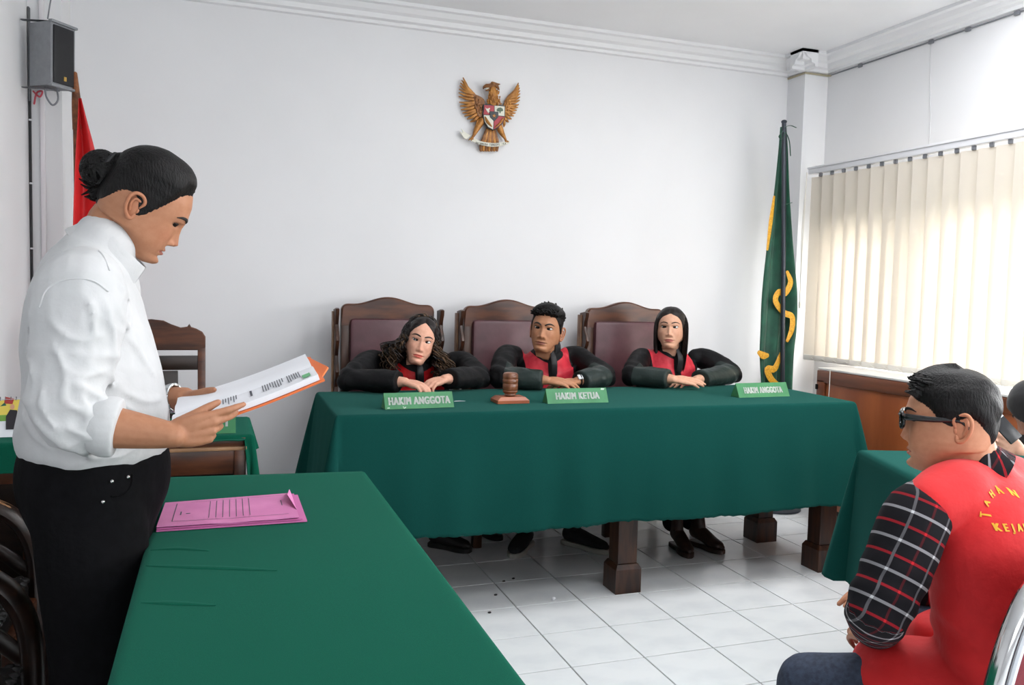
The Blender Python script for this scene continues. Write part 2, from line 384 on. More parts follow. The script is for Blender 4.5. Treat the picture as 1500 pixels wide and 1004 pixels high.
for k in range(NS):
    Y = 4.245-.0492-.0987*k
    s = slat0 if k == 0 else slat0.copy()
    if k: COL.objects.link(s)
    s.parent = bl; s.location = np.array((XB, Y, zt))-wloc(bl)
    s.rotation_euler = (0, 0, math.radians(14+RNG.uniform(-3, 3)))
    for q0 in (wt0, hk0):
        q = q0 if k == 0 else q0.copy()
        if k: COL.objects.link(q)
        q.parent = s; q.location = (0, 0, 0)
ch = B()
for k in range(15):
    y = 4.195-.0987*k; ch.tube([(XB-.006, y, .928), (XB-.012, y-.05, .916), (XB-.006, y-.0987, .928)], .0022, 5, sub=3)
build(ch, 'bead_chain', mplast, bl)
cd = B().tube([(XB-.04, 4.27, 2.05), (XB-.045, 4.285, 1.7), (XB-.04, 4.28, 1.30)], .003, 6).tube([(XB-.05, 4.26, 2.05), (XB-.055, 4.262, 1.6), (XB-.05, 4.27, 1.26)], .003, 6).ell((XB-.045, 4.275, 1.25), (.008, .008, .025))
build(cd, 'pull_cord', mplast, bl)
tag(build(B().tube([(CX-.006, 3.715, .90), (CX-.008, 3.712, .80), (CX-.006, 3.72, .705)], .0025, 6), 'cord', mplast), 'thin white cord end dangling over the cabinet front', 'cord')

# ------------------------------------------------------------------ green cloths and the tables below them
def felt(name, c, c2):
    m = mat(name, c, .85, c2=c2, scale=900, detail=2, sheen=.10, spec=.0, bump=.12, bscale=700, contrast=(.3, .7))
    p = m.node_tree.nodes['Principled BSDF']; p.inputs['Sheen Tint'].default_value = (.35, .85, .75, 1); p.inputs['Sheen Roughness'].default_value = .5
    return m
mfelt = felt('green_felt', (22, 73, 67), (16, 60, 55)); mfelt2 = felt('green_felt_near', (18, 86, 66), (13, 73, 56))
def cloth(name, label, quad, z, drop, m, amp=.02, flare=.03, corner=.06, seed=1, freq=26, cat='tablecloth', group=None, dropfn=None, rough=.004):
    """quad: four corners CCW; a top sheet and a hanging skirt with folds that deepen downwards"""
    Q = np.array(quad, float); g = np.random.default_rng(seed); per = []; nor = []; cw = []; side = []
    for i in range(4):
        a, b_ = Q[i], Q[(i+1) % 4]; L = np.linalg.norm(b_-a); d = (b_-a)/L; n = np.array((d[1], -d[0])); n0 = None
        dp = (Q[i]-Q[i-1]); dp /= np.linalg.norm(dp); npv = np.array((dp[1], -dp[0]))
        for k in range(7):                                   # fan at the corner
            t = k/7; v = npv*(1-t)+n*t; v /= np.linalg.norm(v); per.append(a); nor.append(v); cw.append(math.sin(math.pi*t)); side.append(i)
        m_ = max(4, int(L/.018))
        for k in range(m_): t = k/m_; per.append(a+(b_-a)*t); nor.append(n); cw.append(0); side.append(i)
    per = np.array(per); nor = np.array(nor); cw = np.array(cw); N = len(per)
    s_ = np.cumsum(np.linalg.norm(np.roll(per, -1, 0)-per, axis=1)+.004); ph = g.uniform(0, 6, 6)
    fold = (np.sin(s_*freq+ph[0]+1.5*np.sin(s_*freq*.31+ph[1]))+.6*np.sin(s_*freq*.47+ph[2])+.35*np.sin(s_*freq*1.9+ph[3]))/1.6
    L = np.array([dropfn(per[i], side[i]) if dropfn else drop for i in range(N)])+g.uniform(-1, 1, N)*rough
    rows = [0, .006, .014, .05, .12, .2, .3, .4, .5, .6, .7, .8, .9, .97, 1]
    V = []; r = .012
    cen = Q.mean(0)
    for t in rows:
        if t == 0: off = np.zeros(N); zz = np.zeros(N)
        elif t < .01: off = np.full(N, r*.7); zz = np.full(N, r*.3)
        else: off = r+flare*t+amp*fold*t**.8*(1-.0*cw)+corner*cw*t**.9; zz = r+(L-r)*(t-.014)/(1-.014)
        P = per+nor*off[:, None]; V.append(np.column_stack([P, z-zz]))
    V = np.concatenate(V); F = [(i*N+j, (i+1)*N+j, (i+1)*N+(j+1) % N, i*N+(j+1) % N) for i in range(len(rows)-1) for j in range(N)]
    # top sheet as concentric rings of the perimeter towards the centre
    tops = [.97, .9, .75, .5, .25]; base = len(V); T = []
    for k in tops:
        P = cen+(per-cen)*k; T.append(np.column_stack([P, np.full(N, z)+.0006*waves(np.column_stack([P, P[:, 0]]), seed, 12)]))
    V = np.concatenate([V]+T+[np.array([[cen[0], cen[1], z]])])
    ring = [0]+[base+k*N for k in range(len(tops))]
    for a, b_ in zip(ring[:-1], ring[1:]): F += [(a+j, a+(j+1) % N, b_+(j+1) % N, b_+j) for j in range(N)]
    F += [(ring[-1]+j, ring[-1]+(j+1) % N, len(V)-1) for j in range(N)]
    o = mesh_obj(name, V, F, m, None, True, loc=(cen[0], cen[1], z-drop), auto=60)
    sm = o.modifiers.new('thickness', 'SOLIDIFY'); sm.thickness = .003; sm.offset = -1
    return tag(o, label, cat, group)
def leg(b, x, y, top, w=.092, wb=.122, hb=.125):
    b.box((x, y, (top+hb)/2), (w, w, top-hb), .004)
    P = [(-1, -1), (1, -1), (1, 1), (-1, 1)]; V = []
    for h, k in ((0, wb/2), (hb-.02, wb/2), (hb, w/2+.004)): V += [(x+a*k, y+c*k, h) for a, c in P]
    F = [(3, 2, 1, 0), (8, 9, 10, 11)]+[(q*4+i, q*4+(i+1) % 4, q*4+4+(i+1) % 4, q*4+4+i) for q in (0, 1) for i in range(4)]
    return b.add(V, F)
def table(name, label, x0, x1, y0, y1, z, legs, **k):
    t = thing(name, label, 'table', ((x0+x1)/2, (y0+y1)/2, 0))
    build(B().box(((x0+x1)/2, (y0+y1)/2, z-.022), (x1-x0, y1-y0, .036), .006), 'tabletop', mwood, t)
    for yy in (y0+.05, y1-.05): build(B().box(((x0+x1)/2, yy, z-.09), (x1-x0-.16, .022, .10), .003), 'apron', mwood, t)
    for x, y in legs: build(leg(B(), x, y, z-.04, **k), 'leg', mwood, t, False)
    return t
ZT = .82
table('long_table', 'long wooden table with square dark legs under the judges\' green cloth', .44, 2.765, 3.135, 3.78, ZT-.003, [(.52, 3.225), (.52, 3.70), (1.675, 3.225), (2.735, 3.225), (2.735, 3.70)])
cloth('tablecloth', 'dark green cloth draped over the long table of the three seated judges', [(.419, 3.113), (2.783, 3.113), (2.80, 3.80), (.425, 3.80)], ZT, .475, mfelt, amp=.012, flare=.045, corner=.075, seed=3, freq=15,
      dropfn=lambda p, s: .475+.006*math.sin(p[0]*7) if s == 0 else .47)
ZN = .76
table('desk', 'wooden desk beneath the green cloth in the left foreground', -.11, .375, .80, 2.41, ZN-.003, [(x, y) for x in (-.055, .32) for y in (.87, 2.33)], w=.06, wb=.07, hb=.08)
near_cloth = cloth('tablecloth', 'green cloth on the near desk with the pink folder on it', [(-.131, .78), (.396, .78), (.398, 2.425), (-.131, 2.47)], ZN, .35, mfelt2, amp=.003, flare=.002, corner=.01, seed=5, freq=14)
for pts in ([(222, 806), (262, 804), (305, 807)], [(215, 829), (275, 831), (340, 833), (405, 836)], [(208, 883), (255, 884), (315, 887)]):
    q = [atz(x, y, ZN+.0004) for x, y in pts]; build(B().tube(q, [(.003, .0008)]+[(.009, .0022)]*(len(q)-2)+[(.003, .0008)], 8, ref=(0, 0, 1), sub=6), 'crease', mfelt2, near_cloth)
t = table('side_table', 'wooden table beneath the green cloth behind the man in the red vest', 2.06, 2.86, 1.50, 1.74, ZT-.003, [(2.12, 1.55), (2.80, 1.55), (2.12, 1.69), (2.80, 1.69)], w=.06, wb=.07, hb=.08)
cloth('tablecloth', 'dark green cloth hanging in a pointed corner beside the man in the red vest', [(1.765, 1.68), (2.90, 1.45), (2.92, 1.80), (1.935, 2.115)], ZT, .40, mfelt, amp=.012, flare=.03, corner=.075, seed=9, freq=13, dropfn=lambda p, s: .43)

# ------------------------------------------------------------------ clerk's desk at the back left
dk = thing('wooden_desk', 'dark wooden panelled desk at the back left by the wall corner', 'desk', (-.35, 2.93, 0))
DX0, DX1, DY0, DY1 = -1.05, .085, 2.735, 3.11
build(B().box(((DX0+DX1)/2, (DY0+DY1)/2, ZT-.02), (DX1-DX0, DY1-DY0, .034), .004), 'desktop', mwood2, dk)
build(B().box(((DX0+DX1)/2, DY0+.012, ZT-.075), (DX1-DX0-.05, .028, .085), .004), 'rail', mwood2, dk)
build(B().box(((DX0+DX1)/2, DY0-.004, ZT-.036), (DX1-DX0, .014, .012), .003), 'pale_edge', mlight, dk)  # lit top edge of the rail, put in as a paler strip
build(B().box(((DX0+DX1)/2, DY0+.035, ZT/2-.05), (DX1-DX0-.05, .015, ZT-.14)), 'front_panel', mwoodd, dk)
for x in (DX0+.02, -.52, DX1-.02): build(B().box((x, DY0+.012, (ZT-.03)/2), (.036, .036, ZT-.034), .004), 'post', mwood2, dk)
build(B().box((DX1-.012, (DY0+DY1)/2, ZT/2-.02), (.018, DY1-DY0-.02, ZT-.08)), 'side_panel', mwoodd, dk)
def clerk_drop(p, s):
    if s == 0: return .085 if p[0] < -.44 else .012
    return .26 if s == 1 else .12
cloth('tablecloth', 'green cloth with a hanging right side on the desk at the back left', [(DX0-.005, DY0-.002), (DX1+.012, DY0+.012), (DX1+.012, DY1), (DX0-.005, DY1)], ZT+.004, .26, mfelt2, amp=.006, flare=.02, corner=.02, seed=11, freq=18, dropfn=clerk_drop, rough=.002)
# ------------------------------------------------------------------ the three high-backed chairs
mleather = mat('maroon_leather', (98, 62, 68), .42, c2=(84, 52, 58), scale=14, bump=.08, bscale=220)
def ogee(w, zs, zc, n=24, r=.035):
    """top outline of the crest from right to left: rounded shoulders rising to the middle"""
    out = []
    for k in range(6): a = k/5*math.pi/2; out.append((w/2-r+r*math.cos(a), zs-r+r*math.sin(a)))
    for k in range(1, n):
        t = 1-2*k/n; x = t*(w/2-r); out.append((x, zs+(zc-zs)*(.5+.5*math.cos(math.pi*min(1, abs(t)*1.15)))**1.0))
    for k in range(6): a = math.pi/2+k/5*math.pi/2; out.append((-w/2+r+r*math.cos(a), zs-r+r*math.sin(a)))
    return out
def judge_chair(label, loc):
    c = thing('judge_chair', label, 'chair', (0, 0, 0), 'high-backed chairs behind the long table')
    w = .49
    build(B().prism([(-w/2, 1.085), (w/2, 1.085)]+ogee(w, 1.205, 1.243), .045, (0, .03, 0), bev=.008), 'crest_rail', mwood2, c)
    for s in (-1, 1):
        build(B().box((s*(w/2-.022), .03, .77), (.044, .045, .66), .006), 'stile', mwood, c)
        q = [(.02, .62), (-.075, .62), (-.085, .70)]
        for k in range(19): z = .70+.48*k/18; q.append((-.062-.022*math.cos(k*math.pi*2/6)*(1 if k < 17 else .4), z))
        q += [(-.05, 1.185), (.02, 1.175)]
        build(B().prism([(a, z) for a, z in q][::-1], .020, (s*(w/2+.028), .01, 0), (0, 1, 0), (0, 0, 1), bev=.004), 'wing', mwood, c)
        build(B().box((s*(w/2+.041), .018, .90), (.008, .05, .53), .002), 'wing_edge', mlight, c)
        build(B().tube([(s*.27, .03, .66), (s*.275, -.15, .675), (s*.275, -.36, .67), (s*.27, -.41, .63)], [(.028, .018)]*4, 10), 'armrest', mwood, c)
        build(B().box((s*.27, -.38, .32), (.045, .045, .64), .005), 'leg', mwood, c)
        build(B().box((s*.235, .03, .23), (.045, .045, .46), .005), 'leg', mwood, c)
    build(B().box((0, .012, .80), (w-.085, .06, .66), .022), 'backrest', mleather, c)
    build(B().box((0, -.19, .44), (.48, .44, .10), .03), 'seat', mleather, c)
    build(B().box((0, -.19, .375), (.50, .42, .04), .004), 'seat_frame', mwood, c)
    c.location = loc; return c
YC = 4.33
c1 = judge_chair('maroon high-backed carved chair behind the curly-haired woman', (aty(570, 450, YC)[0], YC, 0))
dup(c1, (aty(744.5, 450, YC)[0], YC, 0), 0, 'maroon high-backed carved chair behind the man in the middle')
dup(c1, (aty(918.5, 450, YC)[0], YC, 0), 0, 'maroon high-backed carved chair behind the straight-haired woman at right')

# wooden chair behind the clerk's desk
wc = thing('wooden_chair', 'brown wooden chair with a scrolled crest behind the back left desk', 'chair', (-.255, 3.66, 0))
h = .205; top = [(h, 1.02), (h, 1.075), (h-.012, 1.095), (h-.035, 1.108), (h-.055, 1.115), (h-.062, 1.128), (h-.07, 1.116), (h-.095, 1.112), (h-.13, 1.125), (.045, 1.14), (0, 1.145)]
pl = top+[(-x, z) for x, z in top[-2::-1]]
build(B().prism(pl[:], .026, (-.255, 3.66, 0), bev=.004), 'crest_rail', mwood2, wc)
for s in (-1, 1):
    build(B().box((-.255+s*(h-.015), 3.66, .52), (.03, .03, 1.02), .004), 'post', mwood2, wc)
    build(B().box((-.255+s*(h-.02), 3.28, .225), (.035, .035, .45), .004), 'leg', mwood2, wc)
build(B().box((-.255, 3.66, .968), (.37, .022, .058), .003), 'rail', mwoodd, wc)
build(B().box((-.255, 3.66, .71), (.20, .016, .45), .003), 'splat', mwoodd, wc)
build(B().box((-.255, 3.66, .47), (.37, .022, .04), .003), 'rail', mwoodd, wc)
build(B().box((-.255, 3.46, .455), (.42, .42, .03), .008), 'seat', mwood2, wc)

# dark armchairs at the left edge
mblack = mat('black_leather', (30, 28, 28), .35, c2=(22, 21, 22), scale=20, bump=.1, bscale=90)
def armchair(label, loc, rz=0):
    c = thing('armchair', label, 'chair', (0, 0, 0), 'dark wooden armchairs at the left edge')
    for s in (-1, 1):
        y = s*.265
        build(B().tube([(-.25, y, .655), (-.05, y, .672), (.10, y, .665), (.19, y, .62), (.235, y, .53), (.245, y, .40), (.24, y, .2), (.24, y, .02)], [(.034, .024)]*8, 12, ref=(0, 0, 1), sub=5), 'armrest', mwoodd, c)
        a = catmull([(-.22, y, .679), (-.05, y, .696), (.09, y, .691), (.18, y, .655), (.22, y, .60)], 5)
        build(B().tube(a, [(.016, .0022)]*len(a), 8, sub=1), 'pale_edge', mlight, c)  # paler strip along the top of the armrest
        build(B().tube([(-.25, y, .545), (.0, y, .555), (.13, y, .54), (.225, y, .46)], [(.012, .02)]*4, 10), 'arm_rail', mwoodd, c)
        build(B().box((-.26, y, .54), (.045, .045, 1.06), .006), 'post', mwoodd, c)
    build(B().box((-.01, 0, .36), (.52, .50, .07), .006), 'seat_frame', mwood2, c)
    sb = B().box((0, 0, .425), (.47, .46, .085), .03); build(sb, 'seat_cushion', mblack, c)
    pts = [(x, y, .455) for x, y in ((-.225, -.22), (.225, -.22), (.225, .22), (-.225, .22), (-.225, -.22))]
    pp = B()
    for a, b_ in zip(pts[:-1], pts[1:]):
        for k in range(14): u = (k+.5)/14; p = np.array(a)*(1-u)+np.array(b_)*u; pp.ell(p, (.014, .014, .009), nu=8, nv=5)
    build(pp, 'cushion_piping', mblack, c)
    build(B().box((-.262, 0, 1.02), (.03, .5, .10), .01), 'crest_rail', mwoodd, c)
    for k in range(5): build(B().box((-.262, -.18+.09*k, .72), (.018, .04, .52), .004), 'back_slat', mwoodd, c)
    c.location = loc; c.rotation_euler = (0, 0, rz); return c
a1 = armchair('dark wooden armchair with black cushion just behind the standing man\'s legs', (-.635, 1.80, 0))
dup(a1, (-.735, 2.40, 0), 0, 'dark wooden armchair farther back by the desk at left edge')

# banquet chair of the seated man: maroon back, chrome tube
mchrome = mat('chrome', (205, 205, 205), .12, 1.0)
mred = mat('maroon_cloth', (120, 18, 36), .7, c2=(104, 14, 30), scale=300, bump=.1)
mpipe = mat('white_piping', (214, 218, 224), .35)
# ------------------------------------------------------------------ people: heads, hands, cloth
def gs_(v, s): return np.exp(-(v/s)**2)
def sstep(x): x = np.clip(x, 0, 1); return x*x*(3-2*x)
_Z = np.array([-.150, -.138, -.130, -.124, -.119, -.113, -.103, -.090, -.075, -.062, -.045, -.025, -.005, .010, .025, .050, .075, .095, .105, .112, .116, .1175])
_YF = np.array([-.015, -.002, .010, .040, .070, .084, .0885, .087, .090, .0895, .089, .0895, .092, .0975, .0975, .092, .080, .062, .048, .034, .018, -.008])
_YB = np.array([-.060, -.072, -.072, -.070, -.070, -.070, -.071, -.074, -.079, -.085, -.092, -.098, -.101, -.102, -.102, -.099, -.089, -.073, -.060, -.047, -.032, -.014])
_W = np.array([.030, .044, .048, .046, .044, .045, .050, .0565, .062, .0665, .0715, .0745, .0755, .076, .0765, .0745, .067, .054, .043, .031, .017, .003])
def _prof(z):
    zz = np.linspace(-.150, .1175, 400); out = []
    k = np.exp(-np.linspace(-2, 2, 13)**2); k /= k.sum()
    for a in (_YF, _YB, _W):
        v = np.interp(zz, _Z, a); p = np.pad(v, 6, mode='edge'); v2 = np.convolve(p, k, 'valid'); m = sstep((zz-.098)/.006); m2 = sstep((-.142-zz)/.006)
        v2 = v2*(1-m)*(1-m2)+v*np.maximum(m, m2); out.append(np.interp(z, zz, v2))
    return out
NPH = 132
_u = np.arange(NPH)/NPH; PHI = 2*math.pi*_u-.55*np.sin(2*math.pi*_u)
ZS = np.concatenate([np.linspace(-.150, -.110, 14)[:-1], np.linspace(-.110, .04, 72)[:-1], np.linspace(.04, .112, 28)[:-1], [.112, .1145, .1162, .1172]])
def head_pts(h, feat=True):
    z = ZS[:, None]+0*PHI[None]; ph = PHI[None]+0*z
    yf, yb, w = _prof(ZS); yf, yb, w = yf[:, None], yb[:, None], w[:, None]
    jw = h.get('jaw', 1.0); full = h.get('full', 0.0)
    low = sstep((-.035-z)/.06)*sstep((z+.135)/.02); w = w*(1+(jw-1)*low)+full*gs_(z+.06, .035)
    if h.get('narrow'): w = w*h['narrow']
    y0 = -.012; c, s = np.cos(ph), np.sin(ph)
    e = .88
    x = w*np.sign(s)*np.abs(s)**e
    y = np.where(c > 0, y0+(yf-y0)*np.abs(c)**.92, y0-(y0-yb)*np.abs(c)**.95)
    if feat:
        fr = sstep(c*2.2); ax = np.abs(x); n = h.get('nose', 1.0); nw = h.get('nosew', 1.0); lp = h.get('lips', 1.0)
        N = np.interp(z, [-.060, -.056, -.051, -.044, -.036, -.02, -.005, .006, .016], [0, .004, .0165, .0235, .0195, .0118, .0065, .003, 0])*n
        sg = np.interp(z, [-.055, -.045, -.02, .01], [.0125, .0105, .0075, .007])*nw
        d = N*gs_(x, sg)
        d += .0085*n*gs_(ax-.0135*nw, .0055)*gs_(z+.047, .0065)
        d -= .0095*gs_(ax-.030, .0165)*gs_(z+.001, .0115)
        d += .0030*gs_(ax-.030, .022)*gs_(z-.0195, .009)*h.get('brow', 1)
        d += .0045*gs_(ax-.043, .018)*gs_(z+.032, .016)
        d += .0050*gs_(ax-.030, .0125)*gs_(z-.0085, .005)            # upper lid fold
        d += .0022*gs_(ax-.030, .013)*gs_(z+.0105, .004)
        d += .0050*lp*gs_(x, .019)*gs_(z+.0705, .0050)-.0015*gs_(x, .003)*gs_(z+.067, .004)
        d += .0060*lp*gs_(x, .017)*gs_(z+.0815, .0055)
        d -= .0060*gs_(x, .024)*gs_(z+.0758, .0020)
        d -= .0030*gs_(ax-.025, .004)*gs_(z+.0758, .004)
        d -= .0030*gs_(x, .018)*gs_(z+.0905, .005)
        d += .0075*gs_(x, .019)*gs_(z+.105, .011)*h.get('chin', 1)
        d += .0016*gs_(ax-.022, .006)*gs_(z+.055, .014)               # nasolabial
        d += h.get('cheek', 0)*gs_(ax-.042, .02)*gs_(z+.058, .022)
        y = y+d*fr
    z = z+.034*sstep((.066-y)/.095)*sstep((-.055-z)/.055)*sstep((z+.152)/.02)      # jaw line rises towards the ear
    if h.get('crown'): z = np.where(z > .02, .02+(z-.02)*h['crown'], z)
    if h.get('back'): y = np.where(y < -.012, -.012+(y+.012)*h['back'], y)
    return np.stack([x, y, z+0*x], -1)
def grid_faces(nr, nc):
    F = [(i*nc+j, i*nc+(j+1) % nc, (i+1)*nc+(j+1) % nc, (i+1)*nc+j) for i in range(nr-1) for j in range(nc)]
    F = [f[::-1] for f in F]
    return F+[tuple(range(nc)), tuple(range(nr*nc-1, (nr-1)*nc-1, -1))]
def grid_normals(P):
    a = np.roll(P, -1, 1)-np.roll(P, 1, 1); b = np.gradient(P, axis=0); n = np.cross(a, b); l = np.linalg.norm(n, axis=-1, keepdims=True); n = n/(l+1e-12)
    r = P-np.array((0, -.012, 0)); r[..., 2] *= .3
    n = n*np.sign((n*r).sum(-1, keepdims=True)+1e-9); return n
class Frame:
    """a head's own axes: x right, y forward, z up"""
    def __init__(s, heading, pitch, roll=0, origin=(0, 0, 0), scale=1.0):
        h = np.array([heading[0], heading[1], 0.0]); h /= np.linalg.norm(h); r = np.array([h[1], -h[0], 0.0]); p = math.radians(pitch); q = math.radians(roll)
        f = h*math.cos(p)+np.array([0, 0, -math.sin(p)]); u = np.cross(r, f); s.r = r*math.cos(q)+u*math.sin(q); s.f = f; s.u = np.cross(s.r, f); s.o = np.asarray(origin, float); s.k = scale
    def __call__(s, P): P = np.asarray(P, float); return s.o+s.k*(P[..., 0:1]*s.r+P[..., 1:2]*s.f+P[..., 2:3]*s.u)
    def at(s, x, y, z): return s.o+s.k*(x*s.r+y*s.f+z*s.u)
mskin = mat('skin', (255, 255, 255), .52, spec=.35, attr='Col', c2=(246, 240, 236), scale=70, bump=.03, bscale=400)
mhair = mat('black_hair', (17, 14, 14), .5, c2=(9, 8, 8), scale=120, stretch=(1, 1, .25), spec=.22, bump=.35, bscale=260)
mhairb = mat('brown_hair', (88, 66, 46), .5, c2=(52, 38, 27), scale=40, spec=.25)
mhairc = mat('dark_brown_hair', (32, 23, 21), .42, c2=(18, 13, 12), scale=50, stretch=(1, 1, .2), spec=.3, bump=.25, bscale=260)
mbrow = mat('eyebrow_hair', (30, 22, 18), .7)
meye = mat('eyeball', (255, 255, 255), .12, attr='Col', spec=.6)
def ear(b, s, fr, k=1.0):
    """a helix rim, an inner ridge, a bowl and a lobe"""
    def E(u, v, o): return fr.at(s*(.0735+o*.9+max(0, -u)*.35), -.014+u*k, -.014+v*k)
    rim = [(.010, .004, .002), (.014, .020, .006), (.004, .031, .009), (-.012, .031, .010), (-.020, .018, .010), (-.019, .0, .009), (-.012, -.016, .007), (-.002, -.026, .005), (.006, -.026, .003), (.008, -.016, .002)]
    b.tube([E(*p) for p in rim], [(.0042*fr.k, .0042*fr.k)]*7+[(.0055*fr.k, .005*fr.k)]*2+[(.004*fr.k, .004*fr.k)], 8, sub=4)
    b.tube([E(.004, .018, .005), E(-.008, .018, .007), E(-.011, .004, .006), E(-.006, -.010, .005)], [.0032*fr.k]*4, 8, sub=4)
    R = np.column_stack([fr.r, fr.f, fr.u])
    b.ell(E(-.002, .002, .000), (.006*fr.k, .0165*k*fr.k, .028*k*fr.k), R, 14, 10)
    b.ell(E(.010, -.004, .003), (.004*fr.k, .004*fr.k, .007*fr.k), R, 8, 6)
def make_head(person, fr, h, body):
    """adds the head to the body B; eyes, brows as parts. Returns the list of (slice, colours)"""
    P = head_pts(h); V = P.reshape(-1, 3); n0 = body.n; body.add(fr(V), grid_faces(len(ZS), NPH))
    x, y, z = V.T; base = np.array(lin(h['skin'])[:3]); col = np.tile(base, (len(V), 1))
    lipc = np.array(lin(h.get('lipcol', (176, 96, 88)))[:3]); q = np.clip(1-(x/.0245)**2, 0, 1)
    up = (z > -.0758) & (z < -.0758+.0082*q**.7-.0012*gs_(x, .003)); dn = (z <= -.0758) & (z > -.0758-.0100*q**.8)
    m = ((up | dn) & (y > .05)); col[m] = lipc
    red = (gs_(np.abs(x)-.042, .02)*gs_(z+.035, .02)*.5+gs_(x, .012)*gs_(z+.044, .01)*.5)*(y > .03)*(~m)
    col = col*(1-red[:, None]*np.array([.0, .16, .18]))
    if h.get('stubble'):
        sb = h['stubble']*(gs_(z+.060, .006)*gs_(x, .022)+.6*gs_(z+.108, .012)*gs_(x, .03))*(y > .05)*(~m); col = col*(1-sb[:, None]*.75)
    e0 = body.n
    for s in (-1, 1): ear(body, s, fr, h.get('ear', 1.0))
    ecol = np.tile(base*np.array([1.02, .93, .9]), (body.n-e0, 1))
    # eyes
    surf = V[(y > .02)]
    def sy(px, pz): d = (surf[:, 0]-px)**2+(surf[:, 2]-pz)**2; i = np.argsort(d)[:3]; return surf[i, 1].mean()
    opn = h.get('open', 1.0); gx, gz = h.get('gaze', (0, 0))
    for s in (-1, 1):
        nu, nv = 27, 15; ew, eh = .0148, .0058*opn; cx = s*.0305; yc = sy(cx, 0)-.001
        Vp = []; C = []
        for i in range(nv):
            v = -1+2*i/(nv-1)
            for j in range(nu):
                u = -1+2*j/(nu-1); env = max(0, 1-u*u)**.62
                zz = (v*eh*env*(1.12 if v > 0 else .9))+.0012*u*s; xx = u*ew
                Vp.append((cx+xx, yc+.0042*(1-.75*u*u)-.0015*v*v-.0040*abs(u)**3, zz))
                r = math.hypot(xx-gx, zz-gz-.0006); sc = (.78, .75, .72)
                if r < .0062: sc = (.03, .016, .010)
                if r < .0028: sc = (.004, .003, .003)
                if math.hypot(xx-gx+.0018, zz-gz-.0025) < .0010 and opn > .5: sc = (.9, .9, .9)  # white catchlight painted onto the iris
                if abs(u) > .86 and u*s < 0: sc = (.55, .3, .26)
                C.append(sc)
        F = [(i*nu+j, i*nu+j+1, (i+1)*nu+j+1, (i+1)*nu+j) for i in range(nv-1) for j in range(nu-1)]
        F = [f[::-1] for f in F] if False else F
        if opn > .3:
            o = mesh_obj('eye', fr(np.array(Vp)), F, meye, person, auto=0); set_attr(o, 'Col', np.array(C))
        lid = [(cx+u*ew*1.05, yc+.0052*(1-.75*u*u)-.0040*abs(u)**3, eh*1.12*max(0, 1-u*u)**.62+.0012*u*s+.0004) for u in np.linspace(-1, 1, 13)]
        lw = h.get('lash', .0011)
        build(B().tube(fr(np.array(lid)), [(lw*.4, lw*.4)]+[(lw, lw)]*11+[(lw*.4, lw*.4)], 6, sub=1), 'eyelash', mbrow, person)
        bt = h.get('browt', 1.0); bz = h.get('browz', 0.0); fz = h.get('frown', 0.0)
        bp = [(.011, .0150-fz), (.020, .0190-fz*.5), (.032, .0222), (.043, .0215), (.052, .0165)]
        pts = np.array([(s*a, sy(s*a, c+bz)+.0006, c+bz) for a, c in bp])
        build(B().tube(fr(pts), [(.0028*bt, .0018), (.0038*bt, .002), (.0036*bt, .002), (.0028*bt, .0018), (.0010, .001)], 8, ref=tuple(fr.f), sub=4), 'eyebrow', mbrow, person)
    return [(n0, np.vstack([col, ecol]))]
def hair_cap(fr, line, thick, seed=1, rough=.0015, f=90, stretch=(1, 1, 1), h={}):
    """the scalp grid pushed out above the hairline, pulled under the skin below it"""
    P = head_pts({k: v for k, v in h.items() if k in ('crown', 'back', 'narrow')}, False); n = grid_normals(P); ph = np.degrees(np.minimum(PHI, 2*math.pi-PHI))[None]+0*P[..., 0]; z = P[..., 2]
    zh = np.interp(ph, [a for a, _ in line], [b for _, b in line]); m = (z-zh)
    t = thick(ph, z, P) if callable(thick) else thick
    t = t*sstep(m/.030)**.75*(m > 0)-.005*(m <= 0)*1.0
    t = t+(m > 0.004)*rough*waves(P.reshape(-1, 3), seed, f, 12, stretch).reshape(t.shape)
    Q = P+n*t[..., None]
    return fr(Q.reshape(-1, 3)), grid_faces(len(ZS), NPH)
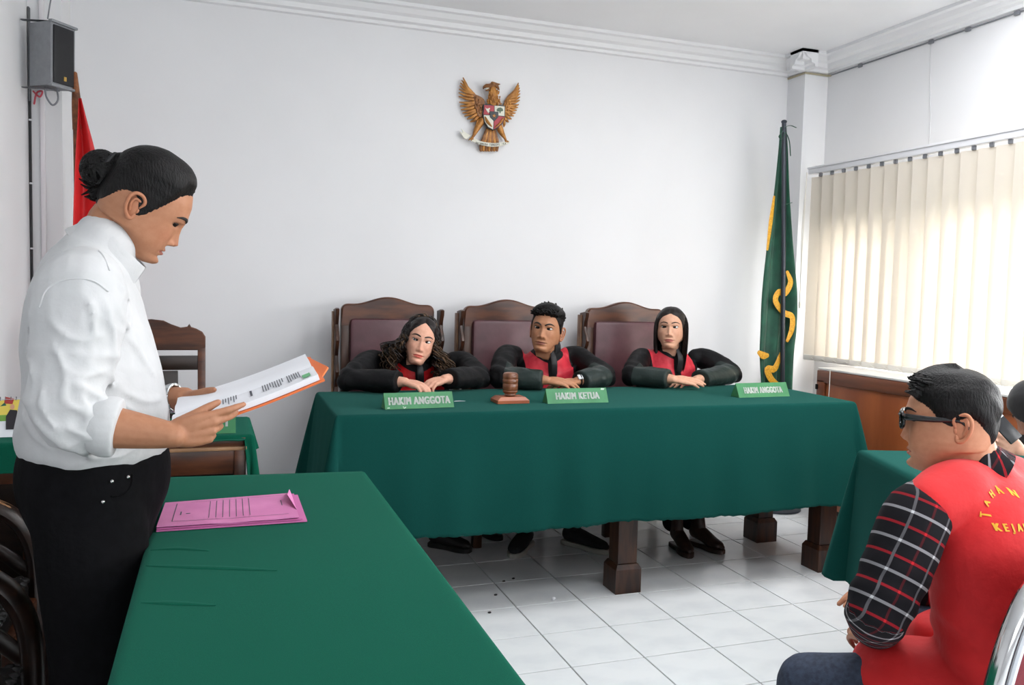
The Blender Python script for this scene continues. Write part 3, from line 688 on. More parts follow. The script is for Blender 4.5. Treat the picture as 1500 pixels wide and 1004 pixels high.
def hand(b, wrist, d, n, side, curl, spread=.06, thumb=(.55, .55, -.25), tc=(.25, .35), k=1.0):
    """side +1 right, -1 left; n is the back of the hand; curl: per finger three bend angles; thumb: metacarpal direction in (d, thumb-side, n)"""
    d = np.asarray(d, float); d /= np.linalg.norm(d); n = np.asarray(n, float); n = n-d*np.dot(n, d); n /= np.linalg.norm(n)
    t = np.cross(n, d)*side; w = np.asarray(wrist, float)
    off = [.027, .0095, -.0095, -.027]; kn = [.090, .094, .088, .078]; ln = [(.038, .024, .020), (.042, .027, .021), (.039, .025, .020), (.030, .019, .018)]; r0 = [.0088, .0090, .0085, .0075]
    for i in range(4):
        kp = w+k*(d*kn[i]+t*off[i]+n*(.004 if i in (1, 2) else .001))
        b.tube([w+k*(d*.006+t*off[i]*.55), w+k*(d*kn[i]*.55+t*off[i]*.85+n*.003), kp], [(.0145*k, .0125*k), (.0145*k, .0130*k), (.0105*k, .0105*k)], 10, ref=tuple(n), sub=3)
        a = 0; p = kp; pts = [kp]; rr = [r0[i]*1.08]
        dd = d+t*(spread*(1.5-i)); dd /= np.linalg.norm(dd)
        for j in range(3):
            a += curl[i][j]; v = dd*math.cos(a)-n*math.sin(a); p = p+v*ln[i][j]*k; pts.append(p); rr.append(r0[i]*(1.0, .93, .74)[j])
        b.tube(pts, [q*k for q in rr], 10, sub=4)
    b.tube([w+k*(d*.02+t*.004-n*.006), w+k*(d*.062-n*.006)], [(.032*k, .012*k), (.036*k, .012*k)], 12, ref=tuple(n), sub=3)
    a, c, e = thumb; v = d*a+t*c+n*e; v /= np.linalg.norm(v); p0 = w+k*(d*.018+t*.020-n*.006); p1 = p0+v*.044*k
    ax = np.cross(v, n); u = d*.75+t*.1-n*.25; u /= np.linalg.norm(u)
    v2 = v*math.cos(tc[0])+u*math.sin(tc[0]); v2 /= np.linalg.norm(v2); p2 = p1+v2*.033*k; v3 = v2*math.cos(tc[1])+u*math.sin(tc[1]); v3 /= np.linalg.norm(v3); p3 = p2+v3*.026*k
    b.tube([p0, p1, p2, p3], [.0150*k, .0118*k, .0105*k, .0080*k], 10, sub=4)
    return w
def tufts(b, fr, n, seed, pick, length, lean, r=.0045):
    """short tapered locks standing on the scalp; pick(g) -> (angle from front in degrees, height), lean: added direction in head axes"""
    P = head_pts({}, False); N_ = grid_normals(P); g = np.random.default_rng(seed); pd = np.degrees(PHI)
    for k in range(n):
        a, z = pick(g); i = np.argmin(np.abs(ZS-z)); j = np.argmin(np.abs((pd-a+180) % 360-180)); p = P[i, j]; nn = N_[i, j]; L = length*g.uniform(.7, 1.3); d = nn*.6+np.array(lean)+g.normal(size=3)*.25; d /= np.linalg.norm(d)
        q = g.normal(size=3)*.35; b.tube(fr(np.array([p, p+nn*.008+d*L*.4, p+nn*.010+d*L*.8+q*L*.25, p+nn*.008+d*L+q*L*.5])), [r, r*1.1, r*.8, r*.25], 5, sub=2)
REL = ((.25, .35, .2),)*4
def finish_body(person, fr, h, limbs, voxel=.004, sm=3):
    """limbs: a B of overlapping closed tubes -> one surface, joined with the head into ONE body mesh"""
    V, F = remesh(limbs, voxel, sm, .4); body = B(); body.add(V, F)
    base = np.array(lin(h['skin'])[:3]); col = np.tile(base, (len(V), 1))
    parts = make_head(person, fr, h, body)
    o = build(body, 'body', mskin, person, auto=0); c = np.vstack([col]+[p[1] for p in parts]); set_attr(o, 'Col', c); return o
def cloth_mesh(b, voxel=.008, sm=6, amp=.004, f0=30, seed=1, stretch=(1, 1, 1), extra=None, amp2=.0, f2=90):
    V, F = remesh(b, voxel, sm, .5); N = normals(V, F)
    d = amp*waves(V, seed, f0, 12, stretch)
    if amp2: d = d+amp2*waves(V, seed+9, f2, 12, stretch)
    if extra is not None: d = d+extra(V)
    return V+N*d[:, None], F
def shoe(parent, heel, d, L=.26, upper=None, sole=None, h=.07, w=.042, sh=.025, high=.0):
    d = np.array((d[0], d[1], 0.0)); d /= np.linalg.norm(d); q = np.array((-d[1], d[0], 0)); heel = np.array((heel[0], heel[1], 0.0))
    b = B(); pts = [(.03, .045+high), (.09, .045+high*.75), (.17, .034+high*.15), (.235, .026), (.255, .022)]; s = L/.27
    b.tube([heel+d*x*s+np.array((0, 0, z+sh*.5)) for x, z in pts], [(w*.82, h*.55), (w*.95, h*.56), (w*1.08, .028), (w*.9, .020), (w*.5, .014)], 16, ref=(0, 0, 1), sub=4)
    b.tube([heel+d*.055*s+np.array((0, 0, .06+high)), heel+d*.045*s+np.array((0, 0, .125+high))], [(w*.86, .05), (w*.8, .046)], 14, ref=tuple(d), sub=3)
    o = build(b, 'shoe', upper, parent)
    out = [(-.005, .0), (.004, .8), (.06, .86), (.12, .80), (.19, 1.08), (.24, .92), (.272, .42), (.275, 0)]
    pl = [(x*s, y*w) for x, y in catmull(out, 4)]; pl = pl+[(x, -y) for x, y in pl[-2:0:-1]]
    build(B().prism(pl[::-1], sh, heel+np.array((0, 0, sh/2+.001+high*0)), d, q, bev=.004), 'sole', sole or upper, o); return o
# ------------------------------------------------------------------ cloth materials
mshirt = mat('white_shirt', (204, 204, 205), .8, c2=(198, 199, 200), scale=14, bump=.15, bscale=40, sheen=.15)
mblackp = mat('black_trousers', (12, 12, 15), .85, c2=(8, 8, 10), scale=60, bump=.15, bscale=60, spec=.12)
mrivet = mat('steel_rivet', (190, 190, 188), .25, 1.0)
mdarkshoe = mat('dark_shoe', (30, 27, 27), .5, c2=(20, 18, 18), scale=30)
mbrownshoe = mat('brown_shoe', (66, 44, 36), .45, c2=(46, 30, 25), scale=30)
mwhitesole = mat('pale_sole', (176, 172, 164), .6)
mcharsock = mat('charcoal_cloth', (34, 33, 36), .85, c2=(24, 23, 26), scale=50, bump=.1)
def robe_mat(name, redc, redc2):
    m = mat(name, (24, 24, 27), .62, spec=.18); nt = m.node_tree; p = nt.nodes['Principled BSDF']; L = nt.links.new
    at = nt.nodes.new('ShaderNodeAttribute'); at.attribute_name = 'Mask'; sp = nt.nodes.new('ShaderNodeSeparateColor'); L(at.outputs['Color'], sp.inputs[0])
    def step(sock):
        k = nt.nodes.new('ShaderNodeMath'); k.operation = 'GREATER_THAN'; k.inputs[1].default_value = .5; L(sock, k.inputs[0]); return k.outputs[0]
    tc = nt.nodes.new('ShaderNodeTexCoord'); nz = nt.nodes.new('ShaderNodeTexNoise'); nz.inputs['Scale'].default_value = 22; L(tc.outputs['Object'], nz.inputs[0])
    rp = nt.nodes.new('ShaderNodeValToRGB'); rp.color_ramp.elements[0].color = lin(redc2); rp.color_ramp.elements[1].color = lin(redc); rp.color_ramp.elements[0].position = .35; rp.color_ramp.elements[1].position = .65; L(nz.outputs[0], rp.inputs[0])
    a = nt.nodes.new('ShaderNodeMix'); a.data_type = 'RGBA'; a.inputs[6].default_value = lin((15, 15, 17)); a.inputs[7].default_value = lin((40, 49, 47)); r, g = step(sp.outputs[0]), step(sp.outputs[1])
    L(g, a.inputs[0]); b = nt.nodes.new('ShaderNodeMix'); b.data_type = 'RGBA'; L(r, b.inputs[0]); L(a.outputs[2], b.inputs[6]); L(rp.outputs[0], b.inputs[7]); L(b.outputs[2], p.inputs['Base Color'])
    mx = nt.nodes.new('ShaderNodeMath'); mx.operation = 'MAXIMUM'; L(r, mx.inputs[0]); L(g, mx.inputs[1])
    ro = nt.nodes.new('ShaderNodeMapRange'); ro.inputs[3].default_value = .62; ro.inputs[4].default_value = .36; L(mx.outputs[0], ro.inputs[0]); L(ro.outputs[0], p.inputs['Roughness'])
    n2 = nt.nodes.new('ShaderNodeTexNoise'); n2.inputs['Scale'].default_value = 45; L(tc.outputs['Object'], n2.inputs[0]); bp = nt.nodes.new('ShaderNodeBump'); bp.inputs['Strength'].default_value = .25; bp.inputs['Distance'].default_value = .01; L(n2.outputs[0], bp.inputs['Height']); L(bp.outputs[0], p.inputs['Normal'])
    return m
mrobe = robe_mat('judge_robe', (206, 58, 70), (186, 44, 58)); mrobe1 = robe_mat('judge_robe_bright', (196, 30, 34), (172, 22, 28))
mcollar = mat('black_collar', (22, 22, 25), .6)
mglossy = mat('green_black_satin', (70, 84, 80), .32, c2=(44, 54, 52), scale=18, bump=.25, bscale=30)

# ------------------------------------------------------------------ standing man in the white shirt
Ym = 1.95
p1 = thing('person', 'standing man with a hair bun in white shirt reading an open file', 'person', (-.24, Ym, 0))
fr1 = Frame((.995, .10), 31.5, -8, (-.147, Ym, 1.465), .885)
h1 = dict(skin=(176, 124, 94), lipcol=(158, 96, 84), open=.12, stubble=.55, jaw=1.10, full=.004, cheek=.004, lips=1.1, nose=1.0, nosew=1.1, browt=1.0, lash=.0013, chin=1.1)
shR, elR, wrR = aty(118, 428, 1.765), aty(104, 618, 1.715), aty(250, 638, 1.700)
shL, elL, wrL = aty(150, 428, 2.135), aty(150, 600, 2.20), aty(266, 583, 2.065)
lb = B()
lb.tube([(-.235, Ym, 1.30), (-.215, Ym, 1.385), fr1.at(0, -.036, -.075), fr1.at(0, -.030, -.02)], [(.058, .050), (.054, .054), .050, .040], 16, ref=(1, 0, 0))
lb.tube([(-.245, Ym, .86), (-.245, Ym, 1.05), (-.25, Ym, 1.22), (-.245, Ym, 1.32)], [(.14, .09), (.15, .10), (.14, .08), (.06, .05)], 20, ref=(1, 0, 0))
for sh, el, wr in ((shR, elR, wrR), (shL, elL, wrL)):
    lb.tube([sh, (sh+el)/2, el], [.045, .043, .040], 12); lb.tube([el, el*.6+wr*.4, wr*.85+el*.15, wr+(wr-el)*.02], [.042, .040, .030, (.024, .029)], 14, ref=(0, 1, 0))
for s in (-1, 1): lb.tube([(-.245, Ym+s*.10, .84), (-.235, Ym+s*.095, .46), (-.255, Ym+s*.09, .07)], [.065, .048, .035], 12)
# folder pose, needed by the hands: fold line, text half towards the camera, far half
FA, FB = aty(288, 603, 1.885), aty(419, 557, 1.885); FA = FA-(FB-FA)*.22
fx = (FB-FA); FLEN = np.linalg.norm(fx); fx = fx/FLEN; fy = np.array((0, -1, 0.0)); fz = np.cross(fx, -fy); fz /= np.linalg.norm(fz)
dR = np.array((.96, .14, .17)); nR = np.array((.18, -.86, -.02))
hand(lb, wrR, dR, nR, 1, ((.12, .22, .15), (.50, .45, .25), (1.0, 1.0, .5), (1.15, 1.1, .6)), spread=.03, thumb=(.93, .26, -.24), tc=(.15, .25), k=.86)
dL = np.array((.93, -.30, .10)); nL = np.array((-.05, .25, .95))
hand(lb, wrL, dL, nL, -1, ((.45, .75, .5), (.5, .8, .5), (.55, .85, .5), (.6, .9, .5)), spread=.05, thumb=(.85, .5, .15), tc=(.1, .2), k=.88)
finish_body(p1, fr1, h1, lb, .0034, 3)
# hair: swept back to a bun
ln1 = [(0, .078), (20, .076), (36, .072), (48, .062), (58, .044), (68, .016), (76, -.018), (84, -.034), (90, -.030), (95, -.004), (100, .012), (112, .010), (125, -.012), (145, -.048), (180, -.068)]
V, F = hair_cap(fr1, ln1, lambda ph, z, P: .005+.013*sstep((z-.02)/.07)*(1-.3*sstep((ph-120)/60))+.004*sstep((z-.05)/.04), 3, .0016, 130, (1, .25, 1))
hb = B(); hb.add(V, F)
bun, bun2 = aty(149, 249, Ym), aty(141, 284, Ym)
anchor = fr1.at(0, -.108, .055)
g = np.random.default_rng(4)
hb.tube([fr1.at(0, -.075, .065), anchor*.6+bun*.4, bun], [(.024, .024), (.019, .019), .020], 14)
hb.ell(bun, (.037, .035, .033)); hb.tube([anchor*.5+bun*.5+np.array((0, 0, -.006)), bun2*.6+bun*.4+np.array((.012, 0, -.004)), bun2], [.016, .018, .013], 12)
for k in range(46):
    u = g.normal(size=3); u /= np.linalg.norm(u); v = np.cross(u, g.normal(size=3)); v /= np.linalg.norm(v); w_ = np.cross(u, v)
    a0 = g.uniform(0, 6); pts = [bun+.038*(v*math.cos(a0+a)+w_*math.sin(a0+a))+u*g.uniform(-.004, .004) for a in np.linspace(0, 3.4, 8)]
    hb.tube(pts, .0048, 5, sub=2)
for k in range(26):
    q = g.normal(size=3)*.010; pts = [bun*.5+anchor*.5+q, bun2*.5+bun*.5+np.array((.012, 0, -.004))+q, bun2+q*1.1, bun2+np.array((-.012, 0, g.uniform(-.016, .004)))+q*1.5]
    hb.tube(pts, [.005, .005, .004, .0015], 5, sub=3)
for k in range(40):                                              # combed strands over the crown
    xx = -.06+.12*k/39; pts = []
    for t in np.linspace(0, 1, 7):
        y1_ = -.012+.118*math.sqrt(max(.0, 1-(xx/.085)**2-(.082/.118)**2)); yy = y1_-(y1_+.092)*t; zz = .118*math.sqrt(max(.02, 1-(xx/.085)**2-((yy+.01)/.118)**2)); pts.append(fr1.at(xx*(1-.45*t), yy, zz+.002+.002*g.uniform()))
    hb.tube(pts+[anchor], [(.0035, .0022)]*8, 5, ref=tuple(fr1.r), sub=3)
o = build(hb, 'hair', mhair, p1); o['kind'] = 'stuff'
build(B().tube([anchor*.35+bun*.65+np.array(v)*.030 for v in ((0, 1, 0), (.5, .5, .7), (.6, 0, .8), (.5, -.5, .7), (0, -1, 0), (-.5, -.5, -.7), (-.6, 0, -.8), (-.5, .5, -.7), (0, 1, 0))], .005, 8), 'hair_tie', mcollar, p1)
# shirt
sb = B()
sec = [(-.245, .918, .160, .118), (-.244, .950, .186, .148), (-.243, 1.01, .184, .148), (-.243, 1.07, .176, .138), (-.250, 1.15, .172, .128), (-.258, 1.235, .172, .112), (-.256, 1.30, .158, .094), (-.240, 1.345, .115, .080), (-.226, 1.372, .080, .070)]
sb.tube([(a, Ym, z) for a, z, _, _ in sec], [(q, r) for _, _, q, r in sec], 28, ref=(1, 0, 0), sub=4)
cuff = wrR*.38+elR*.62
sb.tube([(shR+np.array((.0, .05, .03))), shR, shR*.55+elR*.45, elR+np.array((-.008, 0, .045)), elR+np.array((.004, 0, -.001)), elR*.8+wrR*.2], [.060, .079, .075, .066, .058, .056], 18, sub=4)
sb.tube([elR, elR*.75+wrR*.25, cuff], [.056, .056, .052], 18, cap='flat')
cL = wrL*.45+elL*.55
sb.tube([(shL+np.array((.0, -.05, .03))), shL, shL*.5+elL*.5, elL, elL*.75+wrL*.25, cL], [.060, .079, .073, .062, .058, .050], 18, sub=4)
def sagging(V):
    d = np.linalg.norm(V-elR, axis=1); k = np.exp(-(d/.10)**2); s = V @ np.array((.55, .1, -.8))
    w2 = np.exp(-((V[:, 2]-.985)/.05)**2)
    d3 = np.linalg.norm(V-(shR+np.array((.05, 0, -.10))), axis=1); k3 = np.exp(-(d3/.09)**2)
    arm = np.exp(-((V[:, 1]-1.72)/.07)**2)*np.exp(-((V[:, 2]-1.13)/.10)**2)
    def rg(q, w=2.0): return (1-np.abs(np.sin(q)))**w-.35                     # narrow ridges between wide hollows
    n1 = waves(V, 77, 14, 6)
    d4 = np.exp(-((V[:, 2]-1.02)/.07)**2)*np.exp(-((V[:, 0]+.30)/.10)**2)
    return .0075*k*rg(s*38+5*V[:, 1]+1.2*n1)+.005*w2*rg(V[:, 0]*26+V[:, 1]*18+n1)+.006*k3*rg((V @ np.array((.8, 0, .55)))*42+n1)+.0065*arm*rg((V @ np.array((.40, 0, .92)))*26+1.6*n1)+.006*d4*rg((V @ np.array((.7, .2, .7)))*30+n1)
V0, F0 = remesh(sb, .011, 4, .5); b0_ = BVHTree.FromPolygons([Vector(v) for v in V0], F0)
for pts, r in (([(98, 556), (145, 580), (198, 603)], .008), ([(92, 588), (140, 612), (188, 622)], .007), ([(92, 622), (130, 640), (178, 652)], .008), ([(112, 575), (128, 600), (126, 634)], .007), ([(72, 470), (108, 498), (152, 492)], .006), ([(152, 440), (167, 500), (163, 566)], .008),
               ([(84, 538), (122, 552), (166, 540)], .006), ([(78, 505), (95, 545), (92, 585)], .007), ([(172, 452), (198, 510), (228, 556)], .006), ([(182, 575), (212, 588), (236, 584)], .006), ([(50, 612), (88, 648), (150, 676)], .008), ([(36, 600), (48, 634), (74, 660)], .007), ([(138, 668), (172, 670), (206, 652)], .006),
               ([(205, 634), (224, 646), (240, 634)], .006), ([(50, 440), (44, 500), (48, 560)], .006), ([(60, 566), (66, 606), (96, 640)], .007), ([(170, 410), (188, 450), (186, 500)], .005), ([(128, 436), (138, 470), (132, 512)], .005)):
    q = []
    for x, y in catmull(pts, 4):
        h_ = b0_.ray_cast(Vector(CAMP), Vector(ray(x, y)))
        if h_[0] is not None: q.append(np.array(h_[0][:])+np.array(h_[1][:])*.0015)
    if len(q) > 2: sb.tube(q, [r*.5]+[r]*(len(q)-2)+[r*.5], 8, sub=1)
V, F = cloth_mesh(sb, .0055, 4, .0045, 22, 5, (1, 1, .6), sagging, .0014, 75)
build_shirt = mesh_obj('shirt', V, F, mshirt, p1, auto=0)
bvh1 = BVHTree.FromPolygons([Vector(v) for v in V], F)
def on_surf(bvh, pts, off=.002):
    out = []
    for q in pts:
        c, n, i, d = bvh.find_nearest(Vector(q)); s = 1 if (Vector(q)-c).dot(n) >= 0 or True else -1
        out.append(np.array(c[:])+np.array(n[:])*off)
    return np.array(out)
# rolled cuff, collar, seams, buttons
ax1 = (wrR-elR)/np.linalg.norm(wrR-elR)
cu = B()
for r0, a, b_ in ((.056, -.030, .012), (.0585, -.018, .016)): cu.tube([cuff+ax1*a, cuff+ax1*(a+b_)/2, cuff+ax1*b_], [(r0, r0*.96), (r0+.0015, r0), (r0-.001, r0*.95)], 24, cap='flat')
V, F = cloth_mesh(cu, .004, 3, .0016, 60, 8); mesh_obj('cuff', V, F, mshirt, p1, auto=0)
nb, cf = aty(130, 327, Ym), aty(203, 402, Ym)
cc = (nb+cf)/2+np.array((.002, 0, .004)); e1 = (cf-nb)/np.linalg.norm(cf-nb); e2 = np.array((0, 1, 0.0)); e3 = np.cross(e1, e2); e3 = e3 if e3[2] > 0 else -e3
ra = np.linalg.norm(cf-nb)/2; cb = []
N = 44
for lay, (rad, hgt) in enumerate(((.99, .012), (1.02, .016), (1.06, .010), (1.16, -.022), (1.24, -.046), (1.21, -.047), (1.03, -.004), (.97, .002))):
    for k in range(N):
        a = math.radians(12)+(2*math.pi-math.radians(24))*k/(N-1); fw = math.cos(a)
        pk = (1 if lay in (3, 4, 5) else 0)*sstep((fw-.45)/.55)
        cb.append(cc+e1*(ra*rad*fw)+e2*(.068*rad*math.sin(a))+e3*(hgt-.018*pk)+e1*.006*pk)
F = [(l*N+k, l*N+k+1, ((l+1) % 8)*N+k+1, ((l+1) % 8)*N+k) for l in range(8) for k in range(N-1)]+[tuple(l*N for l in range(8)), tuple(l*N+N-1 for l in range(7, -1, -1))]
mesh_obj('collar', np.array(cb), F, mshirt, p1, auto=50)
seam = on_surf(bvh1, [aty(x, y, 1.72) for x, y in ((147, 430), (128, 418), (104, 418), (86, 432), (76, 452))], .0008)
build(B().tube(seam, .0022, 6, sub=6), 'shoulder_seam', mshirt, p1)
seam = on_surf(bvh1, [aty(x, y, 1.75) for x, y in ((147, 360), (143, 385), (140, 412))], .0008)
build(B().tube(seam, .0018, 6, sub=6), 'yoke_seam', mshirt, p1)
# trousers, pocket rivets, shoes
tb = B()
tb.tube([(-.246, Ym, .985), (-.246, Ym, .94), (-.246, Ym, .86), (-.246, Ym, .77)], [(.160, .118), (.178, .140), (.19, .144), (.17, .118)], 26, ref=(1, 0, 0))
for s in (-1, 1): tb.tube([(-.245, Ym+s*.098, .84), (-.240, Ym+s*.10, .70), (-.243, Ym+s*.096, .46), (-.258, Ym+s*.09, .24), (-.262, Ym+s*.09, .075)], [(.095, .112), (.094, .102), (.077, .080), (.068, .070), (.066, .075)], 20, ref=(1, 0, 0))
V, F = cloth_mesh(tb, .009, 5, .004, 24, 12, (1, 1, .6), None, .0012, 70)
mesh_obj('trousers', V, F, mblackp, p1, auto=0); bvt = BVHTree.FromPolygons([Vector(v) for v in V], F)
for x, y in ((165.5, 705.5), (207, 698), (150, 735)):
    build(B().ell(on_surf(bvt, [aty(x, y, 1.77)], .002)[0], (.0042, .0042, .0042), nu=10, nv=6), 'rivet', mrivet, p1)
pk = on_surf(bvt, [aty(x, y, 1.77) for x, y in ((165, 728), (185, 727), (207, 718), (219, 706), (221, 694))], .0005)
build(B().tube(pk, .0022, 6, sub=6), 'pocket_seam', mblackp, p1)
for s in (-1, 1): shoe(p1, (-.335, Ym+s*.09, 0), (1, -.05*s), .27, mdarkshoe, mdarkshoe)
# wrist watch on the far wrist
axw = (wrL-elL)/np.linalg.norm(wrL-elL); R_ = np.column_stack([np.cross(axw, (0, 1, 0)), np.cross(np.cross(axw, (0, 1, 0)), -axw), axw])
R_ = np.column_stack([v/np.linalg.norm(v) for v in R_.T])
wt_ = B()
for k in range(14):
    a = 2*math.pi*k/14; wt_.box(wrL-axw*.022+R_ @ np.array((.033*math.cos(a), .029*math.sin(a), 0)), (.006, .0155, .018), .0015, R_ @ rotz(a))
build(wt_.ell(wrL-axw*.022+R_ @ np.array((0, -.031, 0)), (.017, .005, .017), R_), 'wristwatch', mat('silver_watch', (200, 204, 206), .25, .9), p1)
# ------------------------------------------------------------------ open file in the standing man's hands
mpaper = mat('white_paper', (236, 237, 242), .75); morange = mat('orange_card', (226, 112, 52), .6); mink = mat('print_ink', (86, 88, 98), .8); mgreen = mat('green_sticker', (110, 186, 130), .6)
fl = thing('open_file', 'open file of white printed pages in an orange cover, held by the standing man', 'file', (FA+FB)/2)
wN, wF = .128, .150
def FP(u, v, h=0.0):                                  # u along the fold, v towards the camera (+) or away (-), h above the sheet
    drop = -.10*abs(v) if v > 0 else .10*abs(v)*.9
    curl = -.006*math.sin(math.pi*min(1, max(0, u)))
    h = h-.018*math.exp(-(v/.009)**2)+.004*math.exp(-((abs(v)-.05)/.03)**2)
    return FA+fx*(u*FLEN*1.26)+fy*v+fz*(drop*0+h+curl)+np.array((0, 0, -.05*v if v > 0 else -.10*v))
def sheet(b, v0, v1, h0, h1, nu=10, nv=14, u0=0, u1=1):
    V = []
    for h in (h1, h0):
        for i in range(nu+1):
            for j in range(nv+1): V.append(FP(u0+(u1-u0)*i/nu, v0+(v1-v0)*j/nv, h))
    n = (nu+1)*(nv+1); F = []
    for i in range(nu):
        for j in range(nv):
            a = i*(nv+1)+j; F += [(a, a+nv+1, a+nv+2, a+1), (n+a, n+a+1, n+a+nv+2, n+a+nv+1)]
    for i in range(nu): a = i*(nv+1); F += [(a, n+a, n+a+nv+1, a+nv+1), (a+nv, a+nv+nv+1, n+a+nv+nv+1, n+a+nv)]
    for j in range(nv): F += [(j, j+1, n+j+1, n+j), (nu*(nv+1)+j, n+nu*(nv+1)+j, n+nu*(nv+1)+j+1, nu*(nv+1)+j+1)]
    b.add(V, F)
b = B(); b.tube([FP(u, .0, .0165) for u in np.linspace(.0, 1.0, 8)], .0016, 6); build(b, 'gutter_shade', mat('gutter_shade_grey', (128, 132, 148), .5), fl)  # grey tube added as the shadow line in the page gutter
b = B(); sheet(b, .001, wN, .0, .012); build(b, 'right_page', mpaper, fl, True, auto=30)
b = B(); sheet(b, -wF, -.001, .0, .010); build(b, 'left_page', mpaper, fl, True, auto=30)
b = B(); sheet(b, -wF-.004, wN+.006, -.005, -.001, 10, 10, -.01, 1.03); build(b, 'cover', morange, fl, True, auto=30)
tip = FP(1.0, -wF*.9, .006); V = [tip, FP(1.0, wN*.9, -.003), FP(1.10, wN*.35, .001), tip+fx*.004-fz*.003, FP(1.0, wN*.9, -.006), FP(1.10, wN*.35, -.003)]
mesh_obj('cover_flap', np.array(V), [(0, 1, 2), (3, 5, 4), (0, 3, 4, 1), (1, 4, 5, 2), (2, 5, 3, 0)], morange, fl, False)
ink = B(); gi = np.random.default_rng(2)
def inkbar(u0, u1, v0, v1):
    V = [FP(u0, v0, .0142), FP(u1, v0, .0142), FP(u1, v1, .0142), FP(u0, v1, .0142)]; V += [p-fz*.0004 for p in V]
    ink.add(V, [(0, 1, 2, 3), (7, 6, 5, 4), (0, 4, 5, 1), (1, 5, 6, 2), (2, 6, 7, 3), (3, 7, 4, 0)])
for blk0, blk1, n in ((.34, .45, 6), (.62, .78, 9), (.80, .90, 6)):
    for k in range(n):
        u = blk0+(blk1-blk0)*k/n; inkbar(u, u+.006, .03+gi.uniform(0, .008), .070+gi.uniform(0, .032))
inkbar(.53, .545, .05, .09)
build(ink, 'printed_lines', mink, fl, False)['kind'] = 'stuff'
V = [FP(.90, .085, .0142), FP(.955, .085, .0142), FP(.955, .115, .0142), FP(.90, .115, .0142)]; V += [p-fz*.0004 for p in V]
mesh_obj('sticker', np.array(V), [(0, 1, 2, 3), (7, 6, 5, 4), (0, 4, 5, 1), (1, 5, 6, 2), (2, 6, 7, 3), (3, 7, 4, 0)], mgreen, fl, False)

